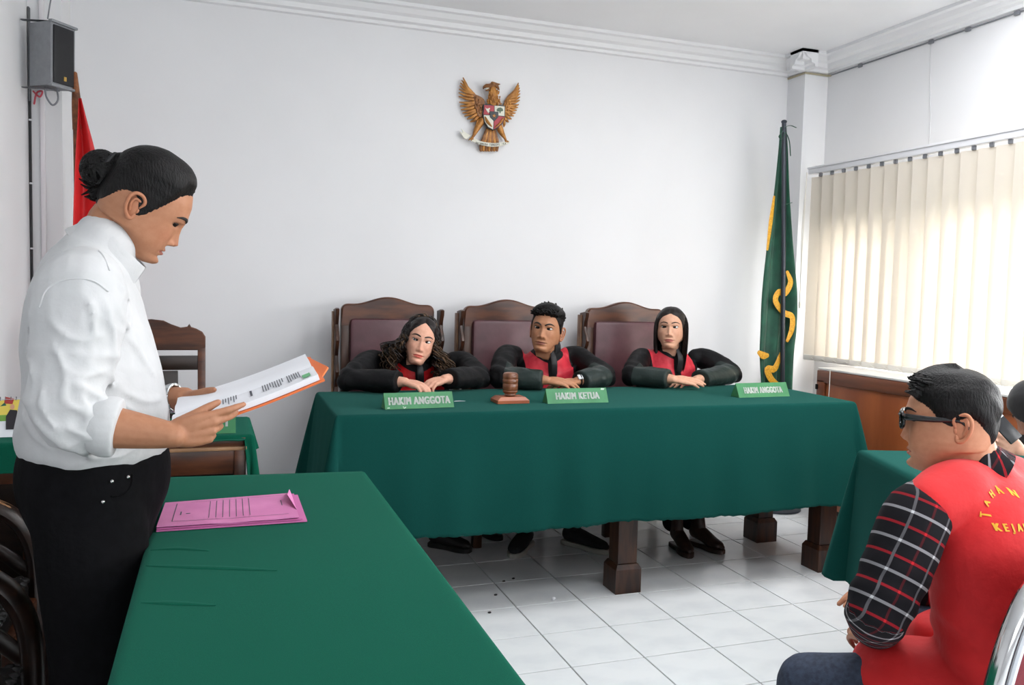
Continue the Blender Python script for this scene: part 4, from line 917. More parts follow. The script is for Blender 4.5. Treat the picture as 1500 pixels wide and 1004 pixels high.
# ------------------------------------------------------------------ the three judges
def sitter_legs(lb, tb, pel, knees, ank):
    for s, (k, a) in enumerate(zip(knees, ank)):
        h = np.array(pel)+np.array(((-.09, .09)[s], 0, 0))
        lb.tube([h, k], [.05, .045], 10); lb.tube([k, np.array(k)*.5+np.array(a)*.5, a], [.045, .04, .03], 10)
        tb.tube([h, np.array(h)*.4+np.array(k)*.6, k], [.085, .078, .066], 14); tb.tube([k, np.array(k)*.5+np.array(a)*.5, a], [.066, .060, .052], 14, sub=3)
def judge(label, fr, h, neck, shs, els, wrs, hands, pel, feet, rmat, glossy=True, seed=1, cuff_r=.060, collar=True, sleeve=.060, loc=None, cuffpos=.86):
    p = thing('person', label, 'person', loc if loc is not None else (neck[0], neck[1], 0))
    lb = B(); neck = np.array(neck)
    lb.tube([neck+np.array((0, .03, -.12)), neck, fr.at(0, -.034, -.075), fr.at(0, -.030, -.02)], [(.075, .055), (.052, .050), .050*fr.k, .042*fr.k], 16, ref=(0, 1, 0))
    pel = np.array(pel, float); mid = pel*.5+neck*.5
    lb.tube([pel, mid, neck+np.array((0, .02, -.10))], [(.13, .09), (.13, .085), (.12, .06)], 16, ref=(0, 1, 0))
    tb = B(); sitter_legs(lb, tb, pel, [np.array((f[0]*.7+pel[0]*.3, min(f[1]+.06, 3.78), .50)) for f, _ in feet], [np.array((f[0], f[1]+.02, .12)) for f, _ in feet])
    for sh, el, wr in zip(shs, els, wrs):
        lb.tube([sh, el], [.04, .036], 10); lb.tube([el, np.array(el)*.4+np.array(wr)*.6, wr], [.036, .034, (.027, .022)], 12)
    for a in hands: hand(lb, *a[:4], **a[4])
    finish_body(p, fr, h, lb, .0034, 2)
    # robe
    rb = B(); up = neck-pel; L = np.linalg.norm(up)
    rb.tube([pel+np.array((0, 0, -.02)), pel*.6+neck*.4, pel*.3+neck*.7, neck+np.array((0, .03, -.10)), neck+np.array((0, .012, -.035)), neck+np.array((0, .003, -.004))],
            [(.17, .13), (.17, .125), (.168, .115), (.158, .092), (.105, .072), (.062, .058)], 26, ref=(0, 1, 0), sub=4)
    for i, (sh, el, wr) in enumerate(zip(shs, els, wrs)):
        sh, el, wr = np.array(sh), np.array(el), np.array(wr); c0 = el*(1-cuffpos)+wr*cuffpos; iw = np.array((1 if i == 0 else -1, 0, 0.0))
        rb.tube([sh+iw*.05+np.array((0, .02, .005)), sh, sh*.5+el*.5, el], [.050, .060, sleeve, sleeve*.95], 16, sub=4)
        a = (c0-el)/np.linalg.norm(c0-el)
        rb.tube([el, el*.5+c0*.5, c0, c0+a*.012, c0+a*.002, c0-a*.03], [(r_*1.1, r_*.84) for r_ in (sleeve, sleeve*1.05, cuff_r, cuff_r*.93, cuff_r*.80, cuff_r*.72)], 18, cap='flat', sub=3)
    def ex(V):
        d = 0
        for el in els: k = np.exp(-(np.linalg.norm(V-np.array(el), axis=1)/.11)**2); d = d+.0045*k*np.sin(V @ np.array((70, 30, 62)))
        fl_ = np.minimum(V[:, 2]-(ZT+.006), 0); return d
    V, F = cloth_mesh(rb, .0075, 4, .004, 26, seed, (1, 1, .6), ex, .0012, 90)
    for el in els: pass
    on = (V[:, 1] < 3.80) & (V[:, 2] < ZT+.006) & (V[:, 1] > 3.1); V[on & (V[:, 2] > ZT-.075), 2] = ZT+.006       # sleeves lie on the table
    o = mesh_obj('robe', V, F, rmat, p, auto=0)
    xx = V[:, 0]-neck[0]-(V[:, 2]-neck[2])*((pel[0]-neck[0])/(pel[2]-neck[2])); ax = np.abs(xx)
    da = np.full(len(V), 9.0); seg = np.full(len(V), 0.0)
    for sh, el, wr in zip(shs, els, wrs):                       # closeness to the arms rules the red panel out
        for a, b_, r in ((np.array(sh), np.array(el), sleeve), (np.array(el), np.array(wr), sleeve*1.25)):
            t = np.clip(((V-a) @ (b_-a))/((b_-a) @ (b_-a)), 0, 1); d = np.linalg.norm(V-(a+t[:, None]*(b_-a)), axis=1)-r
            if r > sleeve*1.1: da = np.minimum(da, d)
            if r > sleeve*1.1: seg = np.maximum(seg, .5+8*np.minimum(.012-d, (t-.10)*.25))
    red = np.minimum.reduce([ax-.020, .128+.0*ax-ax, da-.004, V[:, 2]-(neck[2]-.36), np.linalg.norm(V-neck, axis=1)-.088])
    set_attr(o, 'Mask', np.column_stack([.5+red*10, (seg if glossy else 0*seg), 0*red]))
    if collar:
        e = (fr.at(0, -.03, -.10)-neck); e /= np.linalg.norm(e); cb = B()
        c0 = neck+np.array((0, .0, .006))
        cb.tube([c0-e*.014, c0+e*.008, c0+e*.030, c0+e*.028, c0], [(.072, .068), (.067, .064), (.063, .060), (.057, .055), (.056, .054)], 24, ref=(0, 1, 0), cap='flat', sub=3)
        build(cb, 'collar', mcollar, p)
        build(B().tube([neck+np.array((0, -.066, -.012)), neck+np.array((0, -.098, -.06)), neck*.7+pel*.3+np.array((0, -.121, .02))], [(.011, .004), (.016, .004), (.016, .004)], 8, ref=(0, 1, 0)), 'placket', mcollar, p)
    V, F = remesh(tb, .009, 4); mesh_obj('trousers', V, F, mblackp, p, auto=0)
    return p
CURL_FLAT = ((.18, .25, .15), (.2, .28, .15), (.22, .3, .18), (.25, .3, .2))
# man in the middle
J2 = Frame((-.544, -.839), -9, 6, (1.563, 3.92, 1.100), 1.0)
h2 = dict(narrow=.97, skin=(178, 126, 94), lipcol=(140, 88, 74), gaze=(.0022, -.0005), jaw=1.02, nosew=1.25, nose=.95, browt=1.1, frown=.003, lips=1.15, ear=1.12, open=.9)
sh, el, wr = [aty(742, 522, 4.0), aty(846, 524, 4.02)], [aty(733, 566, 3.80), aty(886, 562, 3.80)], [aty(800, 566, 3.70), aty(846, 560, 3.73)]
for q in (el[0], el[1]): q[2] = max(q[2], ZT+.055)
wr[0][2] = ZT+.050; wr[1][2] = ZT+.040
f2 = [atz(772, 795, 0), atz(828, 790, 0)]
pj2 = judge('man judge in black robe with red front and wrist watch, in the middle chair', J2, h2, (1.590, 3.968, 1.003), sh, el, wr,
      [(wr[0], (.93, -.30, -.10), (.0, -.35, .95), 1, dict(curl=((.15, .25, .15), (.18, .28, .15), (.2, .3, .2), (.3, .3, .2)), thumb=(.8, .5, -.1), k=.92)),
       (wr[1], (-.95, -.1, -.10), (0, -.2, 1), -1, dict(curl=CURL_FLAT, k=.9))],
      (1.62, 4.10, .52), [(f2[0], 0), (f2[1], 0)], mrobe, seed=21)
ln2 = [(0, .068), (25, .066), (42, .058), (55, .040), (66, .020), (76, .000), (84, -.018), (90, -.014), (95, .006), (103, .020), (125, .0), (150, -.035), (180, -.055)]
V, F = hair_cap(J2, ln2, lambda ph, z, P: .003+.016*sstep((z-.052)/.035)+.008*sstep((z-.06)/.03)*np.cos(np.radians(ph)), 5, .0032, 85)
hb = B(); hb.add(V, F); tufts(hb, J2, 260, 31, lambda g: (g.uniform(-80, 80) if g.uniform() < .6 else g.uniform(80, 280), g.uniform(.070, .115)), .017, (.65, .35, -.45), .0060); tufts(hb, J2, 70, 32, lambda g: (g.uniform(-50, 50), g.uniform(.062, .080)), .020, (.7, .3, .25), .005); build(hb, 'hair', mhair, pj2, auto=0)['kind'] = 'stuff'
axw = (wr[1]-el[1])/np.linalg.norm(wr[1]-el[1]); pw = wr[1]-axw*.012
build(B().box(pw+np.array((-.004, -.020, .021)), (.026, .030, .009), .003, rotx(.6)), 'watch_face', mat('white_dial', (226, 228, 230), .2), pj2)
build(B().tube([pw+np.array((0, .030*math.cos(a), .027*math.sin(a))) for a in np.linspace(0, 2*math.pi, 15)], [(.010, .003)]*15, 8, ref=(1, 0, 0), sub=2), 'watch_strap', mcollar, pj2)
d_ = atz(745, 828, 0)-atz(775, 800, 0); shoe(pj2, atz(774, 798, 0), d_, .25, mcharsock, mwhitesole); d_ = atz(892, 812, 0)-atz(826, 795, 0); shoe(pj2, atz(826, 796, 0), d_, .27, mcharsock, mwhitesole)
# curly-haired woman
J1 = Frame((-.13, -.99), -6, 13, (.915, 3.93, 1.040), .97)
h1j = dict(skin=(226, 172, 148), lipcol=(206, 104, 90), gaze=(.0040, .0010), jaw=.92, chin=.7, brow=.4, nose=.85, nosew=.92, browt=.95, browz=.002, lips=1.25, open=1.15, narrow=.97, lash=.0015, full=.002)
sh, el, wr = [aty(542, 530, 4.02), aty(680, 532, 4.04)], [aty(512, 566, 3.80), aty(702, 560, 3.84)], [aty(592, 566, 3.66), aty(652, 561, 3.70)]
for q in el: q[2] = max(q[2], ZT+.053)
wr[0][2] = ZT+.056; wr[1][2] = ZT+.062
f1 = [atz(636, 800, 0), atz(705, 785, 0)]
pj1 = judge('woman judge with long curly brown hair leaning over her hands in black robe', J1, h1j, (.908, 3.975, .957), sh, el, wr,
      [(wr[0], (.72, -.52, -.16), (.10, -.25, .96), 1, dict(curl=((.55, .85, .4), (.6, .9, .4), (.6, .9, .45), (.65, .9, .5)), thumb=(.8, .45, -.3), k=.92)),
       (wr[1], (-.86, -.40, -.18), (-.10, -.25, .96), -1, dict(curl=((.55, .8, .35), (.6, .85, .4), (.6, .9, .45), (.65, .9, .5)), thumb=(.8, .45, -.3), k=.92))],
      (.93, 4.11, .52), [(f1[0], 0), (f1[1], 0)], mrobe1, glossy=False, seed=22)
for px, py, d_ in ((630, 800, (.55, -.55)), (692, 778, (.25, -.6))): shoe(pj1, atz(px, py, 0), d_, .23, mdarkshoe, mdarkshoe, w=.036)
lnw = [(0, .088), (9, .079), (20, .068), (36, .050), (52, .028), (65, .0), (75, -.03), (90, -.05), (120, -.07), (180, -.09)]
V, F = hair_cap(J1, lnw, lambda ph, z, P: .004+.003*sstep((z-.0)/.08), 6, .002, 90)
hd = B(); hd.add(V, F); hl = B(); g = np.random.default_rng(12)
for k in range(105):                                       # wavy locks combed from the parting over the front and sides
    a = math.radians(g.uniform(24, 110)*(1 if k % 2 else -1)); s_, c_ = math.sin(a), math.cos(a); p0 = g.uniform(0, 6.28); fq = g.uniform(9, 15); lf_ = g.uniform(.003, .020); e1_ = g.uniform(.55, 1.0) if abs(a) > .9 else g.uniform(.30, .52); pts = []
    for t in np.linspace(0.02, 1, 22):
        e = t*e1_*math.pi/2; r = math.sin(e); sw = .011*math.sin(fq*t+p0); pts.append((.082*s_*r+sw*c_, -.010+.088*c_*r-sw*s_-.03*t*(c_ > .5), .119*math.cos(e)+lf_*math.sin(t*3.0)+.003*math.sin(fq*1.3*t+p0)))
    (hl if k % 9 == 4 else hd).tube(J1(np.array(pts)), [.0056]*16+[.0042]*4+[.0028, .0012], 6, sub=1)
for k in range(330):
    a = math.radians(g.uniform(46, 314)); s_, c_ = math.sin(a), math.cos(a); n = 40; pts = []; rad = []
    Ld = g.uniform(.10, .215)*(.9 if c_ > .3 else 1); out = g.uniform(.015, .112); hr = g.uniform(.009, .0175); turns = (Ld+.08)/g.uniform(.038, .058); p0 = g.uniform(0, 6.28); lift = g.uniform(.0, .024); st = g.uniform(.05, .5)
    for m in range(n):
        t = m/(n-1)
        if t < .42: e = (st+(1-st)*t/.42)*math.pi/2; r = math.sin(e); q = np.array((.087*s_*r, -.010+(.110 if c_ < 0 else .086)*c_*r, .122*math.cos(e)+lift*math.sin(e*2)*(.25 if c_ > .15 else 1)))
        else: u = (t-.42)/.58; q = np.array((s_*(.087+out*sstep(u*1.6)*(1-.25*u)), -.010+(.110 if c_ < 0 else .086)*c_+c_*out*.7*u, -Ld*u))
        w_ = hr*sstep((t-.05)*2.6); th = p0+turns*6.283*t; q = q+np.array((w_*math.cos(th), w_*math.sin(th), w_*.4*math.sin(th*.5)))
        if c_ > .1 and abs(q[0]) < .064 and q[2] < .05: q[0] = math.copysign(.064+.008*g.uniform(), s_)
        pts.append(q); rad.append(.0043*(1-.5*t))
    pts = np.array(pts); Wp = J1(pts); dr = np.clip(-.02-pts[:, 2], 0, 1); Wp = Wp+np.outer(dr, np.array((0, 0, -1.0))+J1.u)*.6; Wp[:, 2] = np.maximum(Wp[:, 2], ZT+.02)
    light = g.uniform() < (.12 if out < .03 else .50)
    if light: cut = 15; hd.tube(Wp[:cut+1], rad[:cut+1], 5, sub=1); hl.tube(Wp[cut:], rad[cut:], 5, sub=1)
    else: hd.tube(Wp, rad, 5, sub=1)
o = build(hd, 'hair', mhairc, pj1); o['kind'] = 'stuff'; o = build(hl, 'hair_highlights', mhairb, pj1, auto=0); o['kind'] = 'stuff'
# straight-haired woman
J3 = Frame((-.56, -.828), -11, 0, (2.292, 3.95, 1.108), .97)
h3 = dict(narrow=.95, chin=.7, brow=.4, skin=(208, 160, 134), lipcol=(166, 96, 88), gaze=(.0030, .0003), jaw=.93, nosew=1.05, nose=.88, browt=.72, browz=.002, lips=1.15, full=.003, lash=.0014)
sh, el, wr = [aty(938, 526, 4.02), aty(1032, 526, 4.04)], [aty(925, 562, 3.82), aty(1072, 556, 3.86)], [aty(985, 568, 3.66), aty(1020, 562, 3.75)]
for q in el: q[2] = max(q[2], ZT+.053)
wr[0][2] = ZT+.052; wr[1][2] = ZT+.036
f3 = [atz(986, 800, 0), atz(1012, 797, 0)]
pj3 = judge('woman judge with long straight hair in black robe, in the right chair', J3, h3, (2.322, 3.985, 1.013), sh, el, wr,
      [(wr[0], (.93, -.34, -.10), (.0, -.42, .9), 1, dict(curl=((.08, .12, .08), (.1, .14, .1), (.12, .15, .1), (.15, .18, .1)), spread=.02, thumb=(.85, .4, -.1), k=.92)),
       (wr[1], (-.95, -.1, -.08), (0, -.2, 1), -1, dict(curl=CURL_FLAT, k=.9))],
      (2.34, 4.12, .52), [(f3[0], 0), (f3[1], 0)], mrobe, seed=23, )
for f_, d_ in zip(f3, ((-.1, -.8), (.25, -.8))): shoe(pj3, f_, d_, .21, mbrownshoe, mbrownshoe, w=.034, high=.02)
ln3 = [(0, .072), (12, .064), (30, .056), (48, .040), (60, .016), (68, -.010), (75, -.03), (90, -.05), (120, -.07), (180, -.09)]
V, F = hair_cap(J3, ln3, lambda ph, z, P: .006+.002*sstep(z/.08), 7, .0008, 120, (1, 1, .2))
hd = B(); hd.add(V, F); g = np.random.default_rng(5)
for k in range(120):
    a = math.radians(58+244*k/119); s_ = math.sin(a); c_ = math.cos(a); pts = []
    Ld = .235 if c_ < .2 else .19
    for t in np.linspace(0, 1, 9):
        th = t*1.0
        if t < .45:
            e = t/.45*math.pi/2; r = math.sin(e); pts.append((.090*s_*r+.006*(1-r), -.012+(.112 if c_ < 0 else .088)*c_*r-.01*(1-r), .122*math.cos(e)+.0))
        else: u = (t-.45)/.55; pts.append((s_*(.090-.018*u+.006*math.sin(u*3)), -.012+(.112 if c_ < 0 else .088)*c_-.03*u, -Ld*u))
    P_ = np.array(pts)+g.normal(size=3)*.0012; Wp = J3(P_); dr = np.clip(-.0-P_[:, 2], 0, 1); Wp = Wp+np.outer(dr, np.array((0, 0, -1.0))+J3.u)*.9
    hd.tube(Wp, [(.0075, .0035)]*8+[(.003, .002)], 6, ref=tuple(J3.r), sub=2)
o = build(hd, 'hair', mhairc, pj3); o['kind'] = 'stuff'
# ------------------------------------------------------------------ seated man in the red vest
def plaid_mat():
    m = bpy.data.materials.new('plaid_flannel'); m.use_nodes = True; nt = m.node_tree; p = nt.nodes['Principled BSDF']; L = nt.links.new; p.inputs['Roughness'].default_value = .85; p.inputs['Specular IOR Level'].default_value = .2
    at = nt.nodes.new('ShaderNodeAttribute'); at.attribute_name = 'Plaid'; sp = nt.nodes.new('ShaderNodeSeparateColor'); L(at.outputs['Color'], sp.inputs[0])
    def M(op, a, b=None):
        k = nt.nodes.new('ShaderNodeMath'); k.operation = op
        for i, v in enumerate((a, b)):
            if v is None: continue
            if isinstance(v, (int, float)): k.inputs[i].default_value = v
            else: L(v, k.inputs[i])
        return k.outputs[0]
    def band(c, period, off, w): return M('LESS_THAN', M('ABSOLUTE', M('SUBTRACT', M('FRACT', M('DIVIDE', M('ADD', c, off+10*period), period)), .5)), w/period/2)
    u, v = sp.outputs[0], sp.outputs[1]
    wu, wv = band(u, .062, .0, .0058), band(v, .074, .0, .0048); ru, rv = band(u, .062, .031, .0056), band(v, .074, .037, .005)
    def mix(f, a, b):
        x = nt.nodes.new('ShaderNodeMix'); x.data_type = 'RGBA'
        for i, q in ((0, f), (6, a), (7, b)):
            if isinstance(q, tuple): x.inputs[i].default_value = q
            elif isinstance(q, (int, float)): x.inputs[i].default_value = q
            else: L(q, x.inputs[i])
        return x.outputs[2]
    c = mix(rv, lin((22, 20, 25)), lin((74, 22, 28))); c = mix(ru, c, lin((140, 24, 34))); c = mix(wv, c, lin((92, 90, 94))); c = mix(wu, c, lin((140, 138, 142))); c = mix(M('MULTIPLY', wu, wv), c, lin((205, 205, 208))); c = mix(M('MULTIPLY', ru, rv), c, lin((196, 34, 42)))
    L(c, p.inputs['Base Color']); return m
mplaid = plaid_mat()
mvest = mat('red_vest', (222, 30, 34), .75, c2=(206, 22, 28), scale=8, bump=.15, bscale=50, sheen=.1)
mjeans = mat('blue_jeans', (58, 68, 88), .85, c2=(44, 52, 70), scale=90, bump=.15, bscale=300)
myellow = mat('yellow_print', (236, 176, 40), .6)
p5 = thing('person', 'seated man in red vest over plaid shirt with black glasses, facing left', 'person', (1.58, 1.30, 0))
F5 = Frame((-.668, .744), 2, -2, (1.530, 1.400, 1.043), .985)
h5 = dict(crown=.80, back=.80, skin=(204, 146, 114), lipcol=(184, 104, 92), jaw=1.10, full=.007, cheek=.006, nose=.85, nosew=1.15, lips=1.1, gaze=(-.002, 0), browt=.9)
fc = np.array((-.30, .954, 0)); lf = np.array((-.954, -.30, 0)); up = np.array((0, 0, 1.0))
N5 = np.array((1.572, 1.355, .926)); sl = atd(1348, 752, 1.715); sr = N5-lf*.19-up*.065
el5 = atd(1286, 893, 1.68); wr5 = atd(1284, 926, 1.93); er5 = sr+fc*.06-lf*.05-up*.27; wr5r = er5+fc*.18+lf*.08-up*.02
P5 = np.array((1.615, 1.265, .46)); k5 = atd(1186, 1003, 1.90); k5r = P5+fc*.40-lf*.20+up*.0
lb = B()
lb.tube([N5-up*.10, N5+up*.0, F5.at(0, -.034, -.075), F5.at(0, -.03, -.02)], [(.07, .055), (.058, .056), .054, .045], 16, ref=tuple(fc))
lb.tube([P5, P5*.5+N5*.5, N5-up*.10], [(.14, .10), (.14, .09), (.13, .06)], 16, ref=tuple(fc))
for a, b_, c in ((sl, el5, wr5), (sr, er5, wr5r)): lb.tube([a, b_], [.045, .042], 12); lb.tube([b_, b_*.4+c*.6, c], [.042, .036, (.030, .024)], 12)
dh = fc*.80-lf*.45-up*.25; hand(lb, wr5, dh, up*.7+lf*.6, -1, ((.3, .5, .3), (.35, .5, .3), (.4, .55, .3), (.4, .6, .3)), k=.95); hand(lb, wr5r, fc*.7+lf*.7-up*.15, up, 1, CURL_FLAT, k=.95)
an = [k5+fc*.03-up*(k5[2]-.07), k5r+fc*.03-up*(k5r[2]-.07)]
for k, a, s in ((k5, an[0], 1), (k5r, an[1], -1)): lb.tube([P5+lf*.09*s, k], [.06, .05], 10); lb.tube([k, a], [.048, .034], 10)
finish_body(p5, F5, h5, lb, .0036, 3)
ln5 = [(0, .052), (18, .050), (34, .042), (50, .034), (60, .024), (68, .006), (76, -.012), (84, -.024), (90, -.016), (95, .004), (103, .012), (116, .002), (128, -.018), (150, -.050), (180, -.066)]
V, F = hair_cap(F5, ln5, lambda ph, z, P: .004+.009*sstep((z+.02)/.08)+.003*sstep((z-.045)/.045)+.012*gs_(ph, 34)*sstep((z-.045)/.03), 8, .0022, 120, (1, 1, 1), h5)
hb = B(); hb.add(V, F); g = np.random.default_rng(3)
for k in range(110):                                    # brushed-up front and crown
    a = g.uniform(-.056, .056); y0 = g.uniform(.030, .074); z0 = .100*math.sqrt(max(.05, 1-(a/.085)**2-((y0+.012)/.125)**2))+.004; s0 = np.array((a, y0, max(z0, .052)))
    hb.tube([F5(s0), F5(s0+np.array((a*.06, .012, .007))), F5(s0+np.array((a*.15, .022+.006*g.uniform(), .008+.005*g.uniform())))], [.006, .005, .0018], 5, sub=3)
o = build(hb, 'hair', mhair, p5); o['kind'] = 'stuff'
# glasses
mgl = mat('black_acetate', (20, 20, 22), .25, spec=.6); gl = B(); mlens = mg.copy(); mlens.name = 'tinted_lens'; [n for n in mlens.node_tree.nodes if n.type == 'BSDF_TRANSPARENT'][0].inputs[0].default_value = (.42, .43, .42, 1)
for s in (-1, 1):
    rim = []
    for a in np.linspace(0, 2*math.pi, 25):
        c, s_ = math.cos(a), math.sin(a); rim.append((s*.0335+.0265*np.sign(c)*abs(c)**.6, .1085-.010*(abs(s*.0335+.0265*c)/.06)**2, -.003+.0175*np.sign(s_)*abs(s_)**.6+.0))
    gl.tube(F5(np.array(rim)), [(.0042, .0036)]*25, 8, ref=tuple(F5.f), sub=1)
    gl.tube(F5(np.array([(s*.060, .100, .006), (s*.074, .088, .006), (s*.0775, .04, .004), (s*.080, -.01, .004), (s*.081, -.030, -.012)])), [(.0066, .0026), (.0070, .0026), (.0058, .0024), (.004, .002), (.0024, .002)], 8, ref=tuple(F5.r), sub=4)
gl.tube(F5(np.array([(-.010, .109, .004), (0, .112, .006), (.010, .109, .004)])), .0026, 8, sub=3)
go = build(gl, 'eyeglasses', mgl, p5)
for s in (-1, 1):
    le = B(); q = [(s*.0335+.025*np.sign(math.cos(a))*abs(math.cos(a))**.6, -.003+.016*np.sign(math.sin(a))*abs(math.sin(a))**.6) for a in np.linspace(0, 2*math.pi, 24, endpoint=False)]
    le.prism(q, .0012, F5.at(0, .1065, 0), F5.r, F5.u); build(le, 'lens', mlens, go, False)
# flannel sleeves, vest, jeans
sb = B()
for sh, e, w in ((sl, el5, wr5), (sr, er5, wr5r)):
    iw = (N5-sh); iw[2] = 0; iw /= np.linalg.norm(iw)
    sb.tube([sh+iw*.07+up*.0, sh, sh*.5+e*.5, e], [.050, .066, .066, .060], 18); sb.tube([e, e*.5+w*.5, e*.12+w*.88], [.062, .056, .046], 18, cap='flat')
sb.tube([P5+up*.1, P5*.4+N5*.6, N5-up*.09, N5-up*.02], [(.15, .11), (.155, .11), (.13, .08), (.062, .06)], 22, ref=tuple(fc))
def ex5(V): k = np.exp(-(np.linalg.norm(V-el5, axis=1)/.09)**2); return .005*k*np.sin(V @ np.array((60, 20, 90)))
V, F = cloth_mesh(sb, .007, 5, .0025, 28, 31, (1, 1, .7), ex5)
o = mesh_obj('plaid_shirt', V, F, mplaid, p5, auto=0)
def plaid_uv(V):
    uv = np.zeros((len(V), 3)); uv[:, 0] = V[:, 2]; uv[:, 1] = V @ lf+.5
    for sh, e, w in ((sl, el5, wr5), (sr, er5, wr5r)):
        d1 = (e-sh)/np.linalg.norm(e-sh); d2 = (w-e)/np.linalg.norm(w-e); bis = d1+d2; bis /= np.linalg.norm(bis); L1 = np.linalg.norm(e-sh)
        t1 = np.clip((V-sh) @ d1, -.07, L1); t2 = np.clip((V-e) @ d2, 0, 1); lo = (V-e) @ bis > 0
        dist = np.where(lo, np.linalg.norm(V-e-t2[:, None]*d2, axis=1), np.linalg.norm(V-sh-t1[:, None]*d1, axis=1)); m = dist < .085
        s = CR-d1*np.dot(CR, d1); s /= np.linalg.norm(s)
        u = np.where(lo, L1+(V-e) @ d2, (V-sh) @ d1); uv[m, 0] = u[m]+.2; uv[m, 1] = ((V-sh) @ s)[m]*1.05+.30
    return uv
set_attr(o, 'Plaid', plaid_uv(V))
vb = B()
vb.tube([P5-up*.06, P5+up*.06, P5*.62+N5*.38, P5*.30+N5*.70, N5-up*.085, N5-up*.035, N5-up*.012], [(.205, .175), (.195, .155), (.188, .135), (.196, .130), (.176, .105), (.11, .085), (.072, .068)], 30, ref=tuple(fc), sub=5)
vb.tube([sl*.93+N5*.07+up*.010-fc*.012, sl*.6+N5*.4+up*.012-fc*.01, sl*.3+N5*.7+up*.004], [(.056, .060), (.070, .060), (.066, .056)], 16, ref=(0, 0, 1)); vb.tube([sr*.93+N5*.07+up*.010, sr*.6+N5*.4+up*.012, sr*.3+N5*.7+up*.004], [(.060, .066), (.070, .066), (.066, .06)], 16, ref=(0, 0, 1))
vb.ell(N5-fc*.045-up*.135, (.185, .105, .150), np.column_stack([-lf, fc, up]))
hip = P5+fc*.10+lf*.10+up*.03
vb.tube([P5+lf*.08+up*.02, P5*.6+k5*.4+up*.030, P5*.42+k5*.58+up*.028], [(.12, .10), (.118, .092), (.112, .088)], 18, ref=(0, 0, 1)); vb.tube([P5-lf*.08+up*.02, P5*.5+k5r*.5+up*.02], [(.11, .1), (.10, .09)], 18, ref=(0, 0, 1))
def ex6(V): k = np.exp(-((V[:, 2]-.56)/.14)**2); return .0045*k*np.sin(V @ np.array((32, 14, 58)))+.003*np.exp(-((V[:, 2]-.60)/.10)**2)*np.sin(V @ np.array((20, -30, 75)))
V, F = cloth_mesh(vb, .009, 11, .0035, 18, 33, (1, 1, .8), ex6)
mesh_obj('vest', V, F, mvest, p5, auto=0); bv = BVHTree.FromPolygons([Vector(v) for v in V], F)
def project(pts, d, off):                               # press lettering onto the vest along d
    out = []
    for q in pts:
        h = bv.ray_cast(Vector(q), Vector(d)); out.append(np.array(h[0][:])-np.asarray(d)*off if h[0] is not None else np.array(q))
    return np.array(out)
hit = bv.ray_cast(Vector(CAMP), Vector(ray(1494, 757))); c0 = np.array(hit[0][:]); rt = -lf; back = c0-fc*.3
lt = B()
def letter(ch, size, O, ang, sx):
    a = rt*math.cos(ang)+up*math.sin(ang); u_ = -rt*math.sin(ang)+up*math.cos(ang)
    V, F = text_mesh(ch, size, None, '', None, O, a, u_, sx, .0009, .0, 1, 'CENTER'); 
    if len(V): lt.add(project(V, fc, .0018), F)
for i, ch in enumerate('TAHANAN'):
    a = math.radians(174-28*i); letter(ch, .0195, back+rt*.047*math.cos(a)+up*(.043*math.sin(a)-.004), a-math.pi/2, .8)
wds = 'KEJAKSAAN'
for i, ch in enumerate(wds): letter(ch, .0195, back+rt*(.0122*(i-4))+up*(-.026), 0, .66)
build(lt, 'lettering', myellow, p5, False)
# plaid collar standing above the vest
cb = B(); e_ = F5.at(0, -.03, -.10)-N5; e_ /= np.linalg.norm(e_); cc5 = N5+up*.0
cb.tube([cc5-e_*.02, cc5+e_*.018, cc5+e_*.036, cc5+e_*.034, cc5+e_*.0], [(.076, .072), (.070, .067), (.0655, .063), (.059, .057), (.058, .056)], 30, ref=tuple(fc), cap='flat', sub=3)
Vc = cb.verts(); o = build(cb, 'shirt_collar', mplaid, p5); r = Vc-cc5; set_attr(o, 'Plaid', np.column_stack([np.arctan2(r @ lf, r @ fc)*.07+.5, r @ e_+.062, r[:, 0]*0]))
jb = B()
for k, a, s in ((k5, an[0], 1), (k5r, an[1], -1)):
    jb.tube([P5+lf*.08*s-up*.01, P5*.5+k*.5+lf*.02*s, k], [.100, .088, .072], 18); jb.tube([k, k*.5+a*.5, a], [.072, .062, .058], 16, sub=3)
V, F = cloth_mesh(jb, .008, 5, .003, 28, 35, (1, 1, 1)); mesh_obj('jeans', V, F, mjeans, p5, auto=0)
for a in an: shoe(p5, a-fc*.05, fc, .26, mdarkshoe, mwhitesole)
# his chair
ch5 = thing('banquet_chair', 'chrome-framed banquet chair with maroon back under the man in the red vest', 'chair', (P5[0], P5[1], 0))
bc = atd(1440, 1004, 1.475); bx = -lf; bn = -fc; bl0 = bc+bx*.0
def bp(s, z): return np.array((bl0[0], bl0[1], 0))+bx*s-fc*.10*max(0, z-.45)+up*z     # s to the right from the left edge
arch = [(-.012, .42), (-.010, .55), (.000, .65), (.028, .735), (.075, .795), (.15, .825), (.21, .83), (.27, .825), (.345, .795), (.392, .735), (.42, .65), (.43, .55), (.432, .42)]
fr_ = B(); fr_.tube([bp(s, z) for s, z in arch], [(.012, .016)]*len(arch), 14, ref=tuple(fc), sub=6); build(fr_, 'back_frame', mchrome, ch5)
pad = catmull([(.21+(s-.21)*.90, .46+(z-.46)*.93) for s, z in arch[1:-1]], 4)
V = []; n = len(pad)
for off, k in ((.018, .93), (.024, .86), (-.012, .93), (-.016, .86)):
    V += [bp(.21+(s-.21)*k/.93, .47+(z-.47)*k/.93)-fc*off for s, z in pad]
